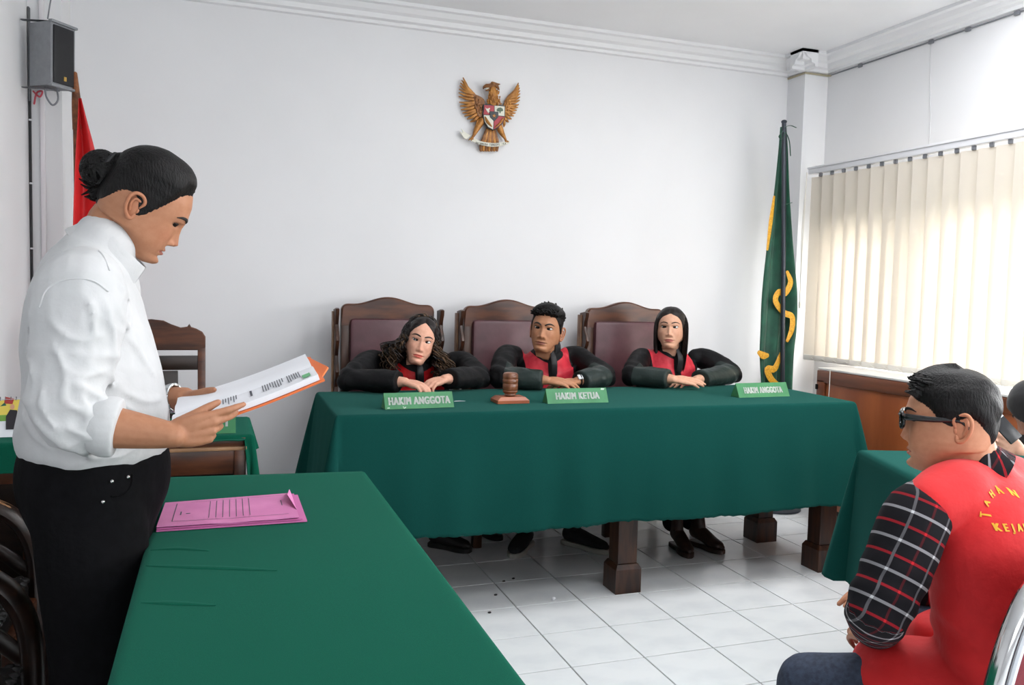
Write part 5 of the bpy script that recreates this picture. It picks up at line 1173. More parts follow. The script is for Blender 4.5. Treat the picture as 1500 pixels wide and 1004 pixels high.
F = [(i, i+1, n+i+1, n+i) for i in range(n-1)]+[tuple(range(n, 2*n))]+[(2*n+i+1, 2*n+i, 3*n+i, 3*n+i+1) for i in range(n-1)]+[tuple(range(4*n-1, 3*n-1, -1))]+[(i+1, i, 2*n+i, 2*n+i+1) for i in range(n-1)]+[(0, n, 3*n, 2*n), (n-1, 3*n-1, 4*n-1, 2*n-1)]
mesh_obj('back_pad', np.array(V), F, mred, ch5)
pq = [bp(s, z)-fc*.019 for s, z in catmull([(.21+(s-.21)*.935, .46+(z-.46)*.955) for s, z in arch[1:-1]], 4)]
build(B().tube(pq, [(.009, .006)]*len(pq), 8, ref=tuple(fc), sub=1), 'piping', mpipe, ch5)
sc = np.array((bl0[0], bl0[1], 0))+bx*.21+fc*.24; R5 = np.column_stack([bx, fc, up])
build(B().box(sc+up*.385, (.42, .42, .06), .02, R5), 'seat', mred, ch5)
for s in (-1, 1):
    for q in (-1, 1): build(B().tube([sc+bx*.19*s+fc*.19*q+up*.36, sc+bx*.21*s+fc*.21*q+up*.008], .011, 10), 'leg', mchrome, ch5)

# ------------------------------------------------------------------ person at the right edge with a phone
mscarf = mat('black_headscarf', (22, 21, 24), .8, c2=(15, 14, 17), scale=30, bump=.12, sheen=.2)
mjacket = mat('dark_jacket', (44, 48, 52), .75, c2=(34, 38, 42), scale=30, bump=.15)
D6 = 2.86; hd6 = atd(1531, 604, D6)
p6 = thing('person', 'person in black headscarf at the right edge looking at a phone', 'person', (hd6[0]+.05, hd6[1], 0))
F6 = Frame((-.50, .87), 26, 0, hd6, .95); n6 = hd6+np.array((.05, .02, -.16)); pe6 = n6+np.array((.06, .02, -.42)); h6 = dict(skin=(212, 162, 138), gaze=(0, -.003), open=.6, jaw=.95)
sl6, sr6 = n6+np.array((.05, -.17, -.06)), n6+np.array((.03, .18, -.06))
hw = atd(1494, 664, 2.66); hw2 = hw+np.array((.02, .12, -.02)); e6 = hw+np.array((.20, -.02, -.10)); e6b = hw2+np.array((.20, .06, -.08))
lb = B(); lb.tube([n6-up*.10, n6, F6.at(0, -.034, -.07), F6.at(0, -.03, -.02)], [(.07, .055), .052, .05, .04], 14)
lb.tube([pe6, n6-up*.1], [(.12, .09), (.12, .06)], 14)
for a, b_, c in ((sl6, e6, hw), (sr6, e6b, hw2)): lb.tube([a, b_], [.04, .037], 10); lb.tube([b_, c], [.037, .026], 10)
hand(lb, hw, (-.62, .30, .45), (-.35, -.90, -.05), 1, ((.45, .65, .4), (.55, .8, .45), (.6, .85, .5), (.7, .9, .5)), spread=.03, thumb=(.75, .55, -.3), tc=(.1, .2), k=.95)
hand(lb, hw2, (-.6, -.4, .4), (-.2, .9, .1), -1, REL, k=.9)
kn6 = [pe6+np.array((-.40, -.10, .03)), pe6+np.array((-.40, .12, .03))]
for k in kn6: lb.tube([pe6, k], [.06, .05], 10); lb.tube([k, (k[0]-.02, k[1], .07)], [.045, .033], 10)
finish_body(p6, F6, h6, lb, .0045, 3)
lns = [(0, .030), (25, .020), (45, -.020), (60, -.065), (75, -.10), (90, -.13), (180, -.16)]
sb = B(); V, F = hair_cap(F6, lns, .016, 9, .002, 50); sb.add(V, F)
V, F = hair_cap(F6, lns, .016, 9, .002, 50); hs = B(); hs.add(V, F)
hs.tube([F6.at(0, -.03, -.06), n6+np.array((-.01, 0, .03)), n6-up*.06, n6-up*.14], [(.085, .085), (.10, .09), (.16, .12), (.17, .12)], 22, ref=(1, 0, 0))
V, F = cloth_mesh(hs, .007, 3, .003, 30, 40); mesh_obj('headscarf', V, F, mscarf, p6, auto=0)
jb = B(); jb.tube([pe6-up*.05, pe6*.5+n6*.5, n6-up*.12, n6-up*.05], [(.17, .14), (.17, .13), (.16, .10), (.09, .07)], 22, ref=(1, 0, 0))
for a, b_, c in ((sl6, e6, hw), (sr6, e6b, hw2)): jb.tube([a, a*.5+b_*.5, b_], [.065, .06, .055], 14); jb.tube([b_, b_*.2+c*.8], [.055, .042], 14, cap='flat')
V, F = cloth_mesh(jb, .008, 5, .004, 26, 41); mesh_obj('jacket', V, F, mjacket, p6, auto=0)
jb = B()
for k in kn6: jb.tube([pe6, k], [.10, .07], 14); jb.tube([k, (k[0]-.02, k[1], .10)], [.07, .055], 12); shoe(p6, (k[0]+.03, k[1]), (-1, 0), .23, mdarkshoe, mdarkshoe)
V, F = remesh(jb, .01, 4); mesh_obj('trousers', V, F, mblackp, p6, auto=0)
ch6 = thing('wooden_stool', 'wooden stool under the person in the headscarf', 'stool', (pe6[0]+.02, pe6[1], 0))
build(B().box((pe6[0]+.02, pe6[1], pe6[2]-.13), (.36, .36, .04), .012), 'seat', mwood, ch6)
for sx in (-1, 1):
    for sy in (-1, 1): build(B().box((pe6[0]+.02+sx*.15, pe6[1]+sy*.15, (pe6[2]-.15)/2), (.035, .035, pe6[2]-.15), .004), 'leg', mwood, ch6)
# phone
pc = atd(1474, 629, 2.60); a1_, a2_ = atd(1462, 612, 2.62), atd(1488, 640, 2.60); ph_x = (a2_-a1_)/np.linalg.norm(a2_-a1_); ph_z = np.array((-.4, -.8, .35)); ph_z -= ph_x*np.dot(ph_z, ph_x); ph_z /= np.linalg.norm(ph_z); ph_y = np.cross(ph_z, ph_x)
Rp = np.column_stack([ph_x, ph_y, ph_z]); fo = thing('phone', 'black mobile phone in the hand at the right edge', 'phone', pc)
build(B().box(pc, (.088, .046, .009), .004, Rp), 'case', mat('phone_black', (26, 26, 30), .3), fo); build(B().box(pc-ph_z*.0048, (.080, .040, .0012), .0, Rp), 'screen', mat('phone_glass', (14, 15, 20), .08), fo)
build(B().box(pc-ph_x*.040+ph_z*.0050, (.008, .042, .0016), .0005, Rp), 'edge_strip', mat('phone_silver', (190, 194, 200), .3, .6), fo)
# ------------------------------------------------------------------ name plates, gavel, folder
mplate = mat('green_painted_wood', (58, 130, 82), .55, c2=(50, 118, 74), scale=24); mlet = mat('white_lettering', (232, 236, 232), .6); mplated = mat('dark_green_paint', (30, 74, 50), .6)
mchip = mat('worn_paint', (186, 202, 190), .7)
def plate(label, BL, BR, words, z, hgt=.062, dep=.062, size=.040, sx=.72, align='CENTER', part=1.0, tx=.5):
    BL = np.array(BL, float); BR = np.array(BR, float); BL[2] = BR[2] = z; ax = (BR-BL); Ln = np.linalg.norm(ax); ax /= Ln; bk = np.array((-ax[1], ax[0], 0))
    t = thing('name_plate', label, 'sign', (BL+BR)/2, 'green name plates'); z0 = up*.0015
    pf = [BL+z0, BL+bk*dep+z0, BL+bk*dep*.5+up*hgt]; V = pf+[p+ax*Ln for p in pf]
    mesh_obj('block', np.array(V), [(0, 2, 1), (3, 4, 5), (0, 3, 5, 2), (1, 2, 5, 4), (0, 1, 4, 3)], mplate, t, False)
    fu = (pf[2]-pf[0]); fl_ = np.linalg.norm(fu); fu /= fl_; fn = np.cross(ax, fu)
    V, F = text_mesh(words, size, None, '', None, BL+z0+ax*Ln*tx+fu*(fl_*.5-size*.36)+fn*.0008, ax, fu, sx, .0020, .0006, 1.16, align)
    mesh_obj('lettering', V, F, mlet, t, False); return t, BL, ax, Ln, fu, fl_, fn
t, BL, ax, Ln, fu, fl_, fn = plate('green name plate HAKIM ANGGOTA with chipped paint, before the curly-haired woman', atz(564.5, 601, ZT), atz(665.3, 597.3, ZT), 'HAKIM ANGGOTA', ZT, size=.043, sx=.63)
cp = B(); g = np.random.default_rng(6)
for k in range(6):
    q = [(g.uniform(.0015, .004)*math.cos(a)*(1+g.uniform(-.4, .4)), g.uniform(.0012, .0025)*math.sin(a)) for a in np.linspace(0, 2*math.pi, 9, endpoint=False)]
    cp.prism(q, .0008, BL+up*.0015+ax*(g.uniform(.006, .09) if k < 6 else .2)+fu*g.uniform(.003, .009)+fn*.0004, ax, fu)
build(cp, 'chipped_paint', mchip, t, False)['kind'] = 'stuff'
t, BL, ax, Ln, fu, fl_, fn = plate('green name plate HAKIM KETUA beside the gavel', atz(802.5, 592.4, ZT), atz(891.5, 590.3, ZT), 'HAKIM KETUA', ZT, size=.042, sx=.66)
build(B().prism([(0, 0), (.014, -.001), (.020, .005), (.004, .008)], .001, BL+up*.0015+ax*(Ln-.028)+fu*(fl_-.009)+fn*.0005, ax, fu), 'chipped_paint', mchip, t, False)
plate('green name plate HAKIM ANGGOTA near the right end of the long table', atz(1083, 583.5, ZT), atz(1157, 581.2, ZT), 'HAKIM ANGGOTA', ZT, hgt=.066, dep=.066, size=.042, sx=.56)
plate('green name plate ending in the letter H on the back left desk', atz(255, 640, ZT+.004)+np.array((0, .02, 0)), atz(345.5, 637, ZT+.004)+np.array((0, .02, 0)), 'H', ZT+.004, hgt=.075, dep=.06, size=.046, sx=.8, tx=.80)

mgav = mat('gavel_wood', (128, 78, 48), .3, c2=(92, 52, 32), scale=7, stretch=(5, 5, .7), coat=.2); mblock = mat('block_wood', (168, 92, 54), .35, c2=(140, 72, 42), scale=6, stretch=(.8, 6, 4))
gb = (atz(730, 593, ZT)+atz(776, 592, ZT))/2+np.array((.0, .055, 0))
sb_ = thing('sound_block', 'reddish wooden sound block under the gavel', 'block', (gb[0], gb[1], ZT))
q = [(-.070, -.05), (.070, -.05), (.070, .05), (-.070, .05)]; V = []
for z, k in ((.0015, 1), (.014, 1), (.028, .78)): V += [(gb[0]+a*k, gb[1]+b_*k, ZT+z) for a, b_ in q]
F = [(3, 2, 1, 0), (8, 9, 10, 11)]+[(s*4+i, s*4+(i+1) % 4, s*4+4+(i+1) % 4, s*4+4+i) for s in (0, 1) for i in range(4)]
mesh_obj('block', np.array(V), F, mblock, sb_, False)
gv = thing('gavel', 'wooden gavel standing on its sound block, head upright with turned rings', 'gavel', (gb[0], gb[1], ZT+.029))
pr_ = [(.020, 0), (.026, .004), (.024, .010), (.031, .016), (.0325, .020), (.031, .024), (.0325, .028), (.033, .050), (.0315, .053), (.033, .056), (.0335, .070), (.0315, .073), (.033, .077), (.032, .092), (.027, .098), (.018, .1005)]
build(B().lathe(pr_, (gb[0], gb[1], ZT+.029), 28), 'head', mgav, gv)
build(B().tube([(gb[0]+.010, gb[1]+.028, ZT+.083), (gb[0]+.034, gb[1]+.09, ZT+.078), (gb[0]+.062, gb[1]+.16, ZT+.070)], [.009, .008, .011], 12), 'handle', mgav, gv)
tag(build(B().prism([(0, 0), (.03, .004), (.05, .0), (.028, .016), (.012, .012)], .0012, atz(665, 589, ZT)+up*.0022, (1, 0, 0), (0, 1, 0)), 'plastic_scrap', mpipe, None, False), 'small clear plastic scrap beside the chipped name plate', 'scrap')
# pink folder on the near desk
mpink = mat('pink_card', (222, 138, 190), .7, c2=(210, 124, 178), scale=10, bump=.05); mpinkd = mat('pink_card_under', (196, 108, 164), .7)
pf_ = thing('folder', 'pink cardboard folder with a torn right corner on the near desk', 'folder', (.035, 2.04, ZN))
c4 = [atz(229, 781, ZN), atz(450, 766, ZN), atz(436, 727.5, ZN), atz(242, 743, ZN)]
def PF(u, v, h): a = c4[0]*(1-u)+c4[1]*u; b_ = c4[3]*(1-u)+c4[2]*u; p = a*(1-v)+b_*v; p[2] = ZN+h; return p
def card(b, h0, h1, u1=1.0, v0=0, wav=.0, du=.0):
    V = []; nu, nv = 16, 6
    for s in (1, 0):
        for i in range(nu+1):
            for j in range(nv+1):
                u, v = du+(u1-du)*i/nu, v0+(1-v0)*j/nv; V.append(PF(u, v, (h1 if s else h0)+wav*(math.sin(u*9+v*2)*.5+math.sin(u*21+1)*.3+1)*(1-v)*.8))
    n = (nu+1)*(nv+1); F = []
    for i in range(nu):
        for j in range(nv): a = i*(nv+1)+j; F += [(a, a+nv+1, a+nv+2, a+1), (n+a, n+a+1, n+a+nv+2, n+a+nv+1)]
    for i in range(nu): a = i*(nv+1); F += [(a, n+a, n+a+nv+1, a+nv+1), (a+nv, a+nv+nv+1, n+a+nv+nv+1, n+a+nv)]
    for j in range(nv): e = nu*(nv+1)+j; F += [(j, j+1, n+j+1, n+j), (e, n+e, n+e+1, e+1)]
    return b.add(V, F)
build(card(B(), .002, .0045), 'back_cover', mpinkd, pf_, auto=30); build(card(B(), .0055, .0080, .97, .03, .0), 'inner_sheet', mpinkd, pf_, auto=30)
build(card(B(), .0085, .0105, .945, .02, .0022), 'front_cover', mpink, pf_, auto=30)
V = [PF(.945, .98, .012), PF(.945, .30, .013), PF(.895, .62, .030), PF(.93, .95, .024)]; V += [v-up*.0012 for v in V]
mesh_obj('torn_corner', np.array(V), [(0, 3, 2, 1), (4, 5, 6, 7), (0, 1, 5, 4), (1, 2, 6, 5), (2, 3, 7, 6), (3, 0, 4, 7)], mpink, pf_, False)
pl_ = B()
def pline(u0, v0, u1, v1, w=.0016):
    a, b_ = PF(u0, v0, .0), PF(u1, v1, .0); d = b_-a; L_ = np.linalg.norm(d); d /= L_; n_ = np.array((-d[1], d[0], 0)); V = []
    m_ = 8
    for k in range(m_+1):
        u, v = u0+(u1-u0)*k/m_, v0+(v1-v0)*k/m_; vv = (v-.02)/.98
        q = PF(u, v, .0109+.0022*(math.sin(u/.945*9*.945+vv*2)*.5+math.sin(u*21+1)*.3+1)*(1-vv)*.8); V += [q-n_*w/2, q+n_*w/2]
    pl_.add(V, [(2*k, 2*k+2, 2*k+3, 2*k+1) for k in range(m_)])
pline(.09, .16, .09, .90, .002); pline(.09, .16, .88, .16); pline(.85, .50, .85, .72, .002); pline(.17, .45, .20, .45, .006); pline(.135, .40, .135, .54, .003); pline(.19, .92, .90, .92, .0012)
for k in range(7): pline(.33+.047*k, .22, .33+.047*k, .90)
build(pl_, 'printed_lines', mink, pf_, False)['kind'] = 'stuff'

# ------------------------------------------------------------------ calendar on the back left desk
cal = thing('desk_calendar', 'spiral desk calendar with a yellow and green picture at the left edge', 'calendar', (-.68, 2.86, ZT+.004))
cz = ZT+.006; cx0, cx1 = -.86, aty(39, 610, 2.86)[0]; cw_ = cx1-cx0; ch_ = aty(20, 583, 2.87)[2]-cz
cR = rotx(-.22)
def cal_pt(x, z, o=0): return np.array((x, 2.82+z*.22, cz+z))+np.array((0, -.97, .22))*o
for s in (0, 1):
    q = [np.array((cx0, 2.82+(.10 if s else 0), cz)), np.array((cx1, 2.82+(.10 if s else 0), cz)), cal_pt(cx1, ch_), cal_pt(cx0, ch_)]; nn = np.array((0, -.003 if not s else .003, 0))
    V = [p for p in q]+[p-nn for p in q]; mesh_obj('page' if not s else 'stand', np.array(V), [(0, 1, 2, 3), (7, 6, 5, 4), (0, 4, 5, 1), (1, 5, 6, 2), (2, 6, 7, 3), (3, 7, 4, 0)], mpaper, cal, False)
def pic(poly, m, o, nm): build(B().prism(poly, .0004, cal_pt(0, 0, o), (1, 0, 0), np.array((0, .22, 1.0)), ), nm, m, cal, False)
k_ = 1/.976; xr = cx1-.003
pic([(cx0+.01, .050), (xr, .050), (xr, .112), (xr-.10, .104), (cx0+.01, .078)], mat('picture_yellow', (232, 208, 92), .6), .0006, 'yellow_band')
pic([(cx0+.01, .042), (xr, .048), (xr, .066), (cx0+.01, .058)], mat('picture_green', (112, 158, 66), .6), .0010, 'green_band')
pic([(xr-.045, .022), (xr-.014, .022), (xr-.012, .062), (xr-.018, .078), (xr-.036, .080), (xr-.046, .060)], mat('picture_dark', (38, 34, 40), .6), .0014, 'figure_dress')
pic([(xr-.030+.006*math.cos(a), .088+.008*math.sin(a)) for a in np.linspace(0, 6.28, 12, endpoint=False)], mat('picture_skin', (214, 160, 128), .6), .0018, 'figure_face')
pic([(xr-.052, .098), (xr-.030, .096), (xr-.026, .112), (xr-.050, .118)], mat('picture_red', (170, 52, 50), .6), .0014, 'red_kite')
pic([(xr-.062, .090), (xr-.046, .092), (xr-.050, .102)], mat('picture_teal', (36, 104, 84), .6), .0014, 'green_kite')
sp_ = B()
for k in range(22): sp_.tube([cal_pt(cx0+.01+k*(cw_-.02)/21, ch_-.004, .002), cal_pt(cx0+.01+k*(cw_-.02)/21, ch_+.006, .0), cal_pt(cx0+.01+k*(cw_-.02)/21, ch_-.004, -.006)], .0012, 5, sub=3)
build(sp_, 'spiral', mat('spiral_grey', (120, 120, 126), .4, .5), cal)['kind'] = 'stuff'

# ------------------------------------------------------------------ loudspeaker and cables at the left corner
mgrey = mat('grey_plastic', (142, 144, 148), .5, c2=(134, 136, 140), scale=40); mgrill = mat('black_grille', (30, 31, 35), .6, c2=(20, 20, 24), scale=400); mgold = mat('gold_badge', (196, 160, 84), .35, .7); mmetal = mat('dull_metal', (104, 106, 110), .45, .7)
YS = 4.12
fA, fB_, fC, fD = aty(78, 31, YS-.06), aty(108, 42, YS+.03), aty(106, 133, YS+.03), aty(76, 124, YS-.06)   # front face
fx_ = (fB_-fA+fC-fD)/2; W_ = np.linalg.norm(fx_); fx_ /= W_; fz_ = ((fA+fB_)-(fD+fC))/2; H_ = np.linalg.norm(fz_); fz_ /= H_; fz_ -= fx_*np.dot(fx_, fz_); fz_ /= np.linalg.norm(fz_); fn_ = np.cross(fx_, fz_)
sC = (fA+fB_+fC+fD)/4; Rs = np.column_stack([fx_, -fn_, fz_]); W_ = max(W_, .13)
spk = thing('loudspeaker', 'grey wall loudspeaker with black grille high in the left corner', 'speaker', sC)
V = []
for d, k in ((0, 1.0), (.13, .72)):
    for a, c in ((-1, -1), (1, -1), (1, 1), (-1, 1)): V.append(sC-fn_*d+fx_*a*W_/2*k+fz_*c*H_/2)
mesh_obj('cabinet', np.array(V), [(0, 1, 2, 3), (7, 6, 5, 4), (0, 4, 5, 1), (1, 5, 6, 2), (2, 6, 7, 3), (3, 7, 4, 0)], mgrey, spk, False)
build(B().box(sC+fn_*.003, (W_-.022, .008, H_-.026), .002, Rs), 'grille', mgrill, spk)
for c in (-1, 1): build(B().box(sC+fz_*c*(H_/2)+fn_*.002, (W_+.012, .022, .012), .004, Rs), 'trim_bar', mgrey, spk)
build(B().box(sC+fn_*.0085-fz_*(H_*.36)+fx_*.004, (.014, .002, .018), 0, Rs), 'badge', mgold, spk, False)
for c in (-1, 1):
    q0 = sC-fn_*.05+fz_*c*(H_/2+.008); build(B().tube([q0+fx_*.02, q0-fx_*.03, np.array((XL+.012, q0[1]-.0, q0[2]))], [(.014, .003)]*3, 8, ref=(0, 0, 1), sub=1), 'bracket_arm', mmetal, spk)
bt, bb = atx(43, 12, XL+.006), atx(43, 148, XL+.006)
build(B().box((XL+.006, (bt[1]+bb[1])/2, (bt[2]+bb[2])/2), (.008, .035, abs(bt[2]-bb[2])), .002), 'wall_bracket', mmetal, spk)
mcg = mat('grey_cable', (120, 122, 128), .5); mcr = mat('red_cable', (190, 70, 84), .5); mcb = mat('black_cable', (36, 36, 40), .5); mtrunk = mat('white_trunking', (226, 222, 226), .5)
tag(build(B().tube([aty(66, 128, 4.12), aty(68, 142, 4.11), aty(77, 154, 4.10), aty(85, 146, 4.10), aty(83, 128, 4.12)], .004, 8, sub=6), 'cable', mcg), 'grey cable loop hanging under the loudspeaker', 'cable')
tag(build(B().tube([aty(49, 134, 4.2), aty(58, 142, 4.18), aty(62, 134, 4.18), aty(54, 136, 4.2), aty(50, 152, 4.27)], .004, 8, sub=6), 'cable', mcr), 'pinkish red cable curled under the loudspeaker', 'cable')
tag(build(B().tube([aty(70, 27, 4.14), aty(72, 14, 4.2), aty(75, -4, 4.28)], .003, 8), 'cable', mcg), 'thin grey cable rising from the top of the loudspeaker', 'cable')
xk = XL+.006
cbk = B().tube([(xk, 4.285, 2.13), (xk, 4.285, 1.6), (xk, 4.285, .12)], .006, 8, sub=2)
kb = thing('cable', 'black vertical cable with clips along the left wall corner', 'cable', (xk, 4.285, 1.0)); build(cbk, 'cable_run', mcb, kb)
for z in (2.0, 1.72, 1.43, 1.15, .9): build(B().box((xk+.002, 4.285, z), (.012, .018, .008), .002), 'clip', mrail, kb)
tag(build(B().box((XL+.055, 4.2925, ZC/2-.06), (.020, .013, ZC-.14), .003), 'cable_trunking', mtrunk), 'white cable trunking running up the left pillar', 'trunking')
ck = B(); ck.tube([(PXR-.006, YB-.01, ZC-.112), (PXR-.006, PYR-.006, ZC-.112), (XR-.01, PYR-.006, ZC-.112), (XR-.006, PYR-.03, ZC-.115)], .006, 6, sub=1)
kc = thing('cable', 'old beige cable under the cornice around the right corner pillar', 'cable', (PXR, PYR, ZC-.112)); build(ck, 'cable_run', mat('beige_cable', (176, 166, 140), .6), kc)
build(B().tube([(XR-.006, PYR-.03, ZC-.113), (XR-.006, 2.0, ZC-.113)], .004, 6), 'cable_run', mcg, kc)
for px, py in ((1260, 98), (1364, 62), (1418, 44), (1490, 18)):
    w_ = atx(px, py, XR-.008); build(B().box((XR-.008, w_[1], ZC-.115), (.014, .03, .022), .004), 'clip', mcg, kc)
tag(build(B().tube([atx(1363, 66, XR-.003), atx(1362, 130, XR-.003), atx(1363, 175, XR-.003), atx(1360, 230, XR-.003)], .0025, 6), 'cable', mat('pale_cable', (206, 206, 208), .6)), 'thin pale cable hanging down the right wall above the blinds', 'cable')

# ------------------------------------------------------------------ flags
mflag = mat('green_flag', (24, 86, 64), .6, c2=(16, 66, 50), scale=12, sheen=.2); mfringe = mat('gold_fringe', (222, 168, 40), .55, c2=(190, 132, 20), scale=120); mpole = mat('dark_pole', (58, 62, 70), .35, .5); mredf = mat('red_flag', (214, 38, 40), .6, c2=(196, 28, 32), scale=8)
def drape(name, rows, m, parent, Yc, folds, amp, seed, n=40, ph=0):
    """rows: (left px, right px, y px) down the hanging cloth; folds run down it"""
    V = []; g = np.random.default_rng(seed); R_ = catmull(np.array(rows, float), 6); m_ = len(R_)
    for th in (1, 0):
        for i, (l, r, y) in enumerate(R_):
            a, b_ = aty(l, y, Yc), aty(r, y, Yc); t = i/(m_-1)
            for j in range(n):
                s = j/(n-1); q = a*(1-s)+b_*s; f = math.sin(folds*math.pi*2*s+ph+1.2*t)+.5*math.sin(folds*3.7*s+2*t+seed); q = q+np.array((.15*amp*f, -amp*f*(.25+.75*min(1, t*3)), .0)); q[1] += 0 if th else .004; V.append(q)
    N_ = m_*n; F = []
    for i in range(m_-1):
        for j in range(n-1): a = i*n+j; F += [(a, a+n, a+n+1, a+1), (N_+a, N_+a+1, N_+a+n+1, N_+a+n)]
    for i in range(m_-1): a = i*n; F += [(a, N_+a, N_+a+n, a+n), (a+n-1, a+2*n-1, N_+a+2*n-1, N_+a+n-1)]
    for j in range(n-1): e = (m_-1)*n+j; F += [(j, j+1, N_+j+1, N_+j), (e, N_+e, N_+e+1, e+1)]
    return mesh_obj(name, np.array(V), F, m, parent, auto=0)
YF_ = 4.22; pt, pb = aty(1148.5, 180, YF_), aty(1146, 560, YF_)
gf = thing('flag', 'green flag with gold fringe furled on a dark pole by the right pillar', 'flag', (pb[0], YF_, 0))
build(B().tube([pt, (pb[0], YF_, pb[2]), (pb[0]-.01, YF_, .06)], [.013, .014, .015], 12, sub=2).ell(pt+up*.006, (.017, .017, .012)), 'pole', mpole, gf)
build(B().lathe([(.15, 0.002), (.15, .012), (.05, .03), (.028, .07), (.022, .12)], (pb[0]-.01, YF_, 0), 24), 'base', mpole, gf)
drape('cloth', [(1144, 1151, 186), (1141, 1152, 225), (1134, 1153, 290), (1124, 1157, 360), (1116, 1163, 430), (1113, 1162, 480), (1111, 1158, 520), (1113, 1156, 575)], mflag, gf, YF_+.052, 2.2, .022, 4)
fb = B()
def gold(pts, w=.014):
    w *= 1.7; fb.tube([aty(x, y, YF_+.012) for x, y in pts], [(w*.55, .0018)]+[(w, .0018)]*(len(pts)-2)+[(w*.55, .0018)], 8, ref=(0, 1, 0), sub=5)
gold([(1134, 288), (1129, 325), (1124, 366)], .008); gold([(1153, 398), (1158, 414), (1150, 430), (1141, 428), (1136, 441), (1148, 458), (1160, 464), (1160, 482), (1153, 500)], .011); gold([(1111, 516), (1118, 521), (1125, 521)], .013); gold([(1144, 518), (1135, 540), (1124, 541), (1130, 556), (1143, 566)], .012)
build(fb, 'fringe', mfringe, gf)
build(B().tube([aty(1150, 186, YF_-.03), aty(1158, 184, YF_-.03), aty(1166, 187, YF_-.03)], [(.006, .002)]*3, 6).tube([aty(1147, 192, YF_-.03), aty(1141, 200, YF_-.03), aty(1146, 204, YF_-.03), aty(1150, 194, YF_-.03), aty(1156, 206, YF_-.03), aty(1158, 228, YF_-.03)], [(.005, .002)]*6, 6).tube([aty(1150, 300, YF_-.03), aty(1160, 297, YF_-.03)], [(.004, .002)]*2, 6), 'tie_ribbon', mflag, gf)
YL = 4.16; lt_, lb_ = aty(110, 108, YL), aty(113, 345, YL)
mcarve = mat('carved_wood', (150, 92, 52), .6, c2=(92, 50, 28), scale=24, bump=.5, bscale=60)
rf = thing('flag', 'red flag on a carved brown pole behind the standing man', 'flag', (lb_[0]+.02, YL, 0))
build(B().tube([lt_, aty(112, 150, YL), aty(115, 190, YL), aty(114, 215, YL), (lb_[0]+.01, YL, .9), (lb_[0]+.02, YL, .05)], [.009, .019, .024, .018, .016, .016], 12), 'pole', mcarve, rf)
build(B().lathe([(.13, .002), (.13, .012), (.05, .03), (.028, .07), (.02, .12)], (lb_[0]+.02, YL, 0), 24), 'base', mcarve, rf)
drape('cloth', [(114, 119, 144), (113, 127, 175), (111, 138, 216), (109, 148, 260), (107, 156, 320), (106, 160, 400), (108, 162, 520), (110, 160, 620)], mredf, rf, YL-.04, 1.4, .022, 2, n=34, ph=1.0)

# ------------------------------------------------------------------ eagle emblem on the back wall
mg1 = mat('gold_paint', (190, 132, 62), .42, .25, c2=(150, 96, 40), scale=40); mg2 = mat('dark_gold_paint', (144, 94, 48), .45, .2, c2=(110, 68, 32), scale=50); mrd = mat('emblem_red', (172, 56, 66), .5); mwh = mat('emblem_white', (222, 220, 206), .5); mbk = mat('emblem_black', (52, 56, 60), .5); mgn = mat('emblem_green', (84, 104, 84), .5)
YG = YB-.012
em = thing('eagle_emblem', 'gilded eagle emblem with shield and ribbon on the back wall', 'emblem', aty(716, 172, YB-.002))
def E(x, y, o=0.0): p = aty(640+x/7.173, 100+y/7.173, YG); return p+np.array((0, -o, 0))
def epoly(b, pts, o, t, sub=0): 
    P_ = np.array([E(x, y, o) for x, y in (catmull(pts+[pts[0]], sub)[:-1] if sub else pts)]); q = [(p[0], p[2]) for p in P_]
    ar = sum(q[i-1][0]*q[i][1]-q[i][0]*q[i-1][1] for i in range(len(q)))
    if ar < 0: q = q[::-1]
    return b.prism(q, t, (0, YG-o-t/2, 0), (1, 0, 0), (0, 0, 1), bev=min(.003, t*.3))
for nm, inn, outr, cov in (('wing', [(310, 215), (375, 285), (388, 370), (398, 460), (420, 560)], [(272, 104), (236, 190), (228, 300), (246, 420), (300, 520), (405, 612)], [(360, 270), (480, 340), (480, 480), (440, 530), (400, 480), (375, 380)]),
                           ('wing', [(805, 250), (762, 320), (748, 400), (720, 480), (690, 560)], [(850, 160), (866, 240), (862, 340), (838, 430), (790, 520), (700, 618)], [(770, 310), (690, 380), (690, 500), (730, 480), (750, 400)])):
    wg = bpy.data.objects.new(nm, None); COL.objects.link(wg); wg.parent = em
    I_ = catmull(inn, 6); O_ = catmull(outr, 6); nf = 15
    for k in range(nf):
        t = k/(nf-1); i0 = I_[int(t*(len(I_)-1))]; o0 = O_[int(t*(len(O_)-1))]; root = i0*.75+np.array((560, 470))*.25
        mid = (i0+o0)/2+np.array((0, 8)); b = B()
        b.tube([E(*root, .008), E(*i0, .022), E(*mid, .020), E(*o0, .008)], [(.006, .005), (.0085, .007), (.0078, .006), (.003, .003)], 8, ref=(0, 1, 0), sub=4); build(b, 'feather', mg1, wg)
    b = B(); g = np.random.default_rng(8); cp_ = np.array(cov); c_ = cp_.mean(0)
    epoly(b, [tuple(p) for p in cov], .014, .016, 4)
    for k in range(26):
        w_ = g.dirichlet(np.ones(len(cp_))*.6); q = w_ @ cp_; b.ell(E(q[0], q[1], .032), (.0065, .004, .009), nu=8, nv=6)
    build(b, 'covert_feathers', mg2 if nm and cov[0][0] < 500 else mg1, wg)['kind'] = 'stuff'
b = B(); b.tube([E(575, 430, .02), E(575, 350, .032), E(568, 280, .036), E(560, 225, .036), E(545, 205, .034)], [(.030, .018), (.030, .022), (.0245, .020), (.021, .018), (.017, .014)], 18, ref=(0, 1, 0))
g = np.random.default_rng(9)
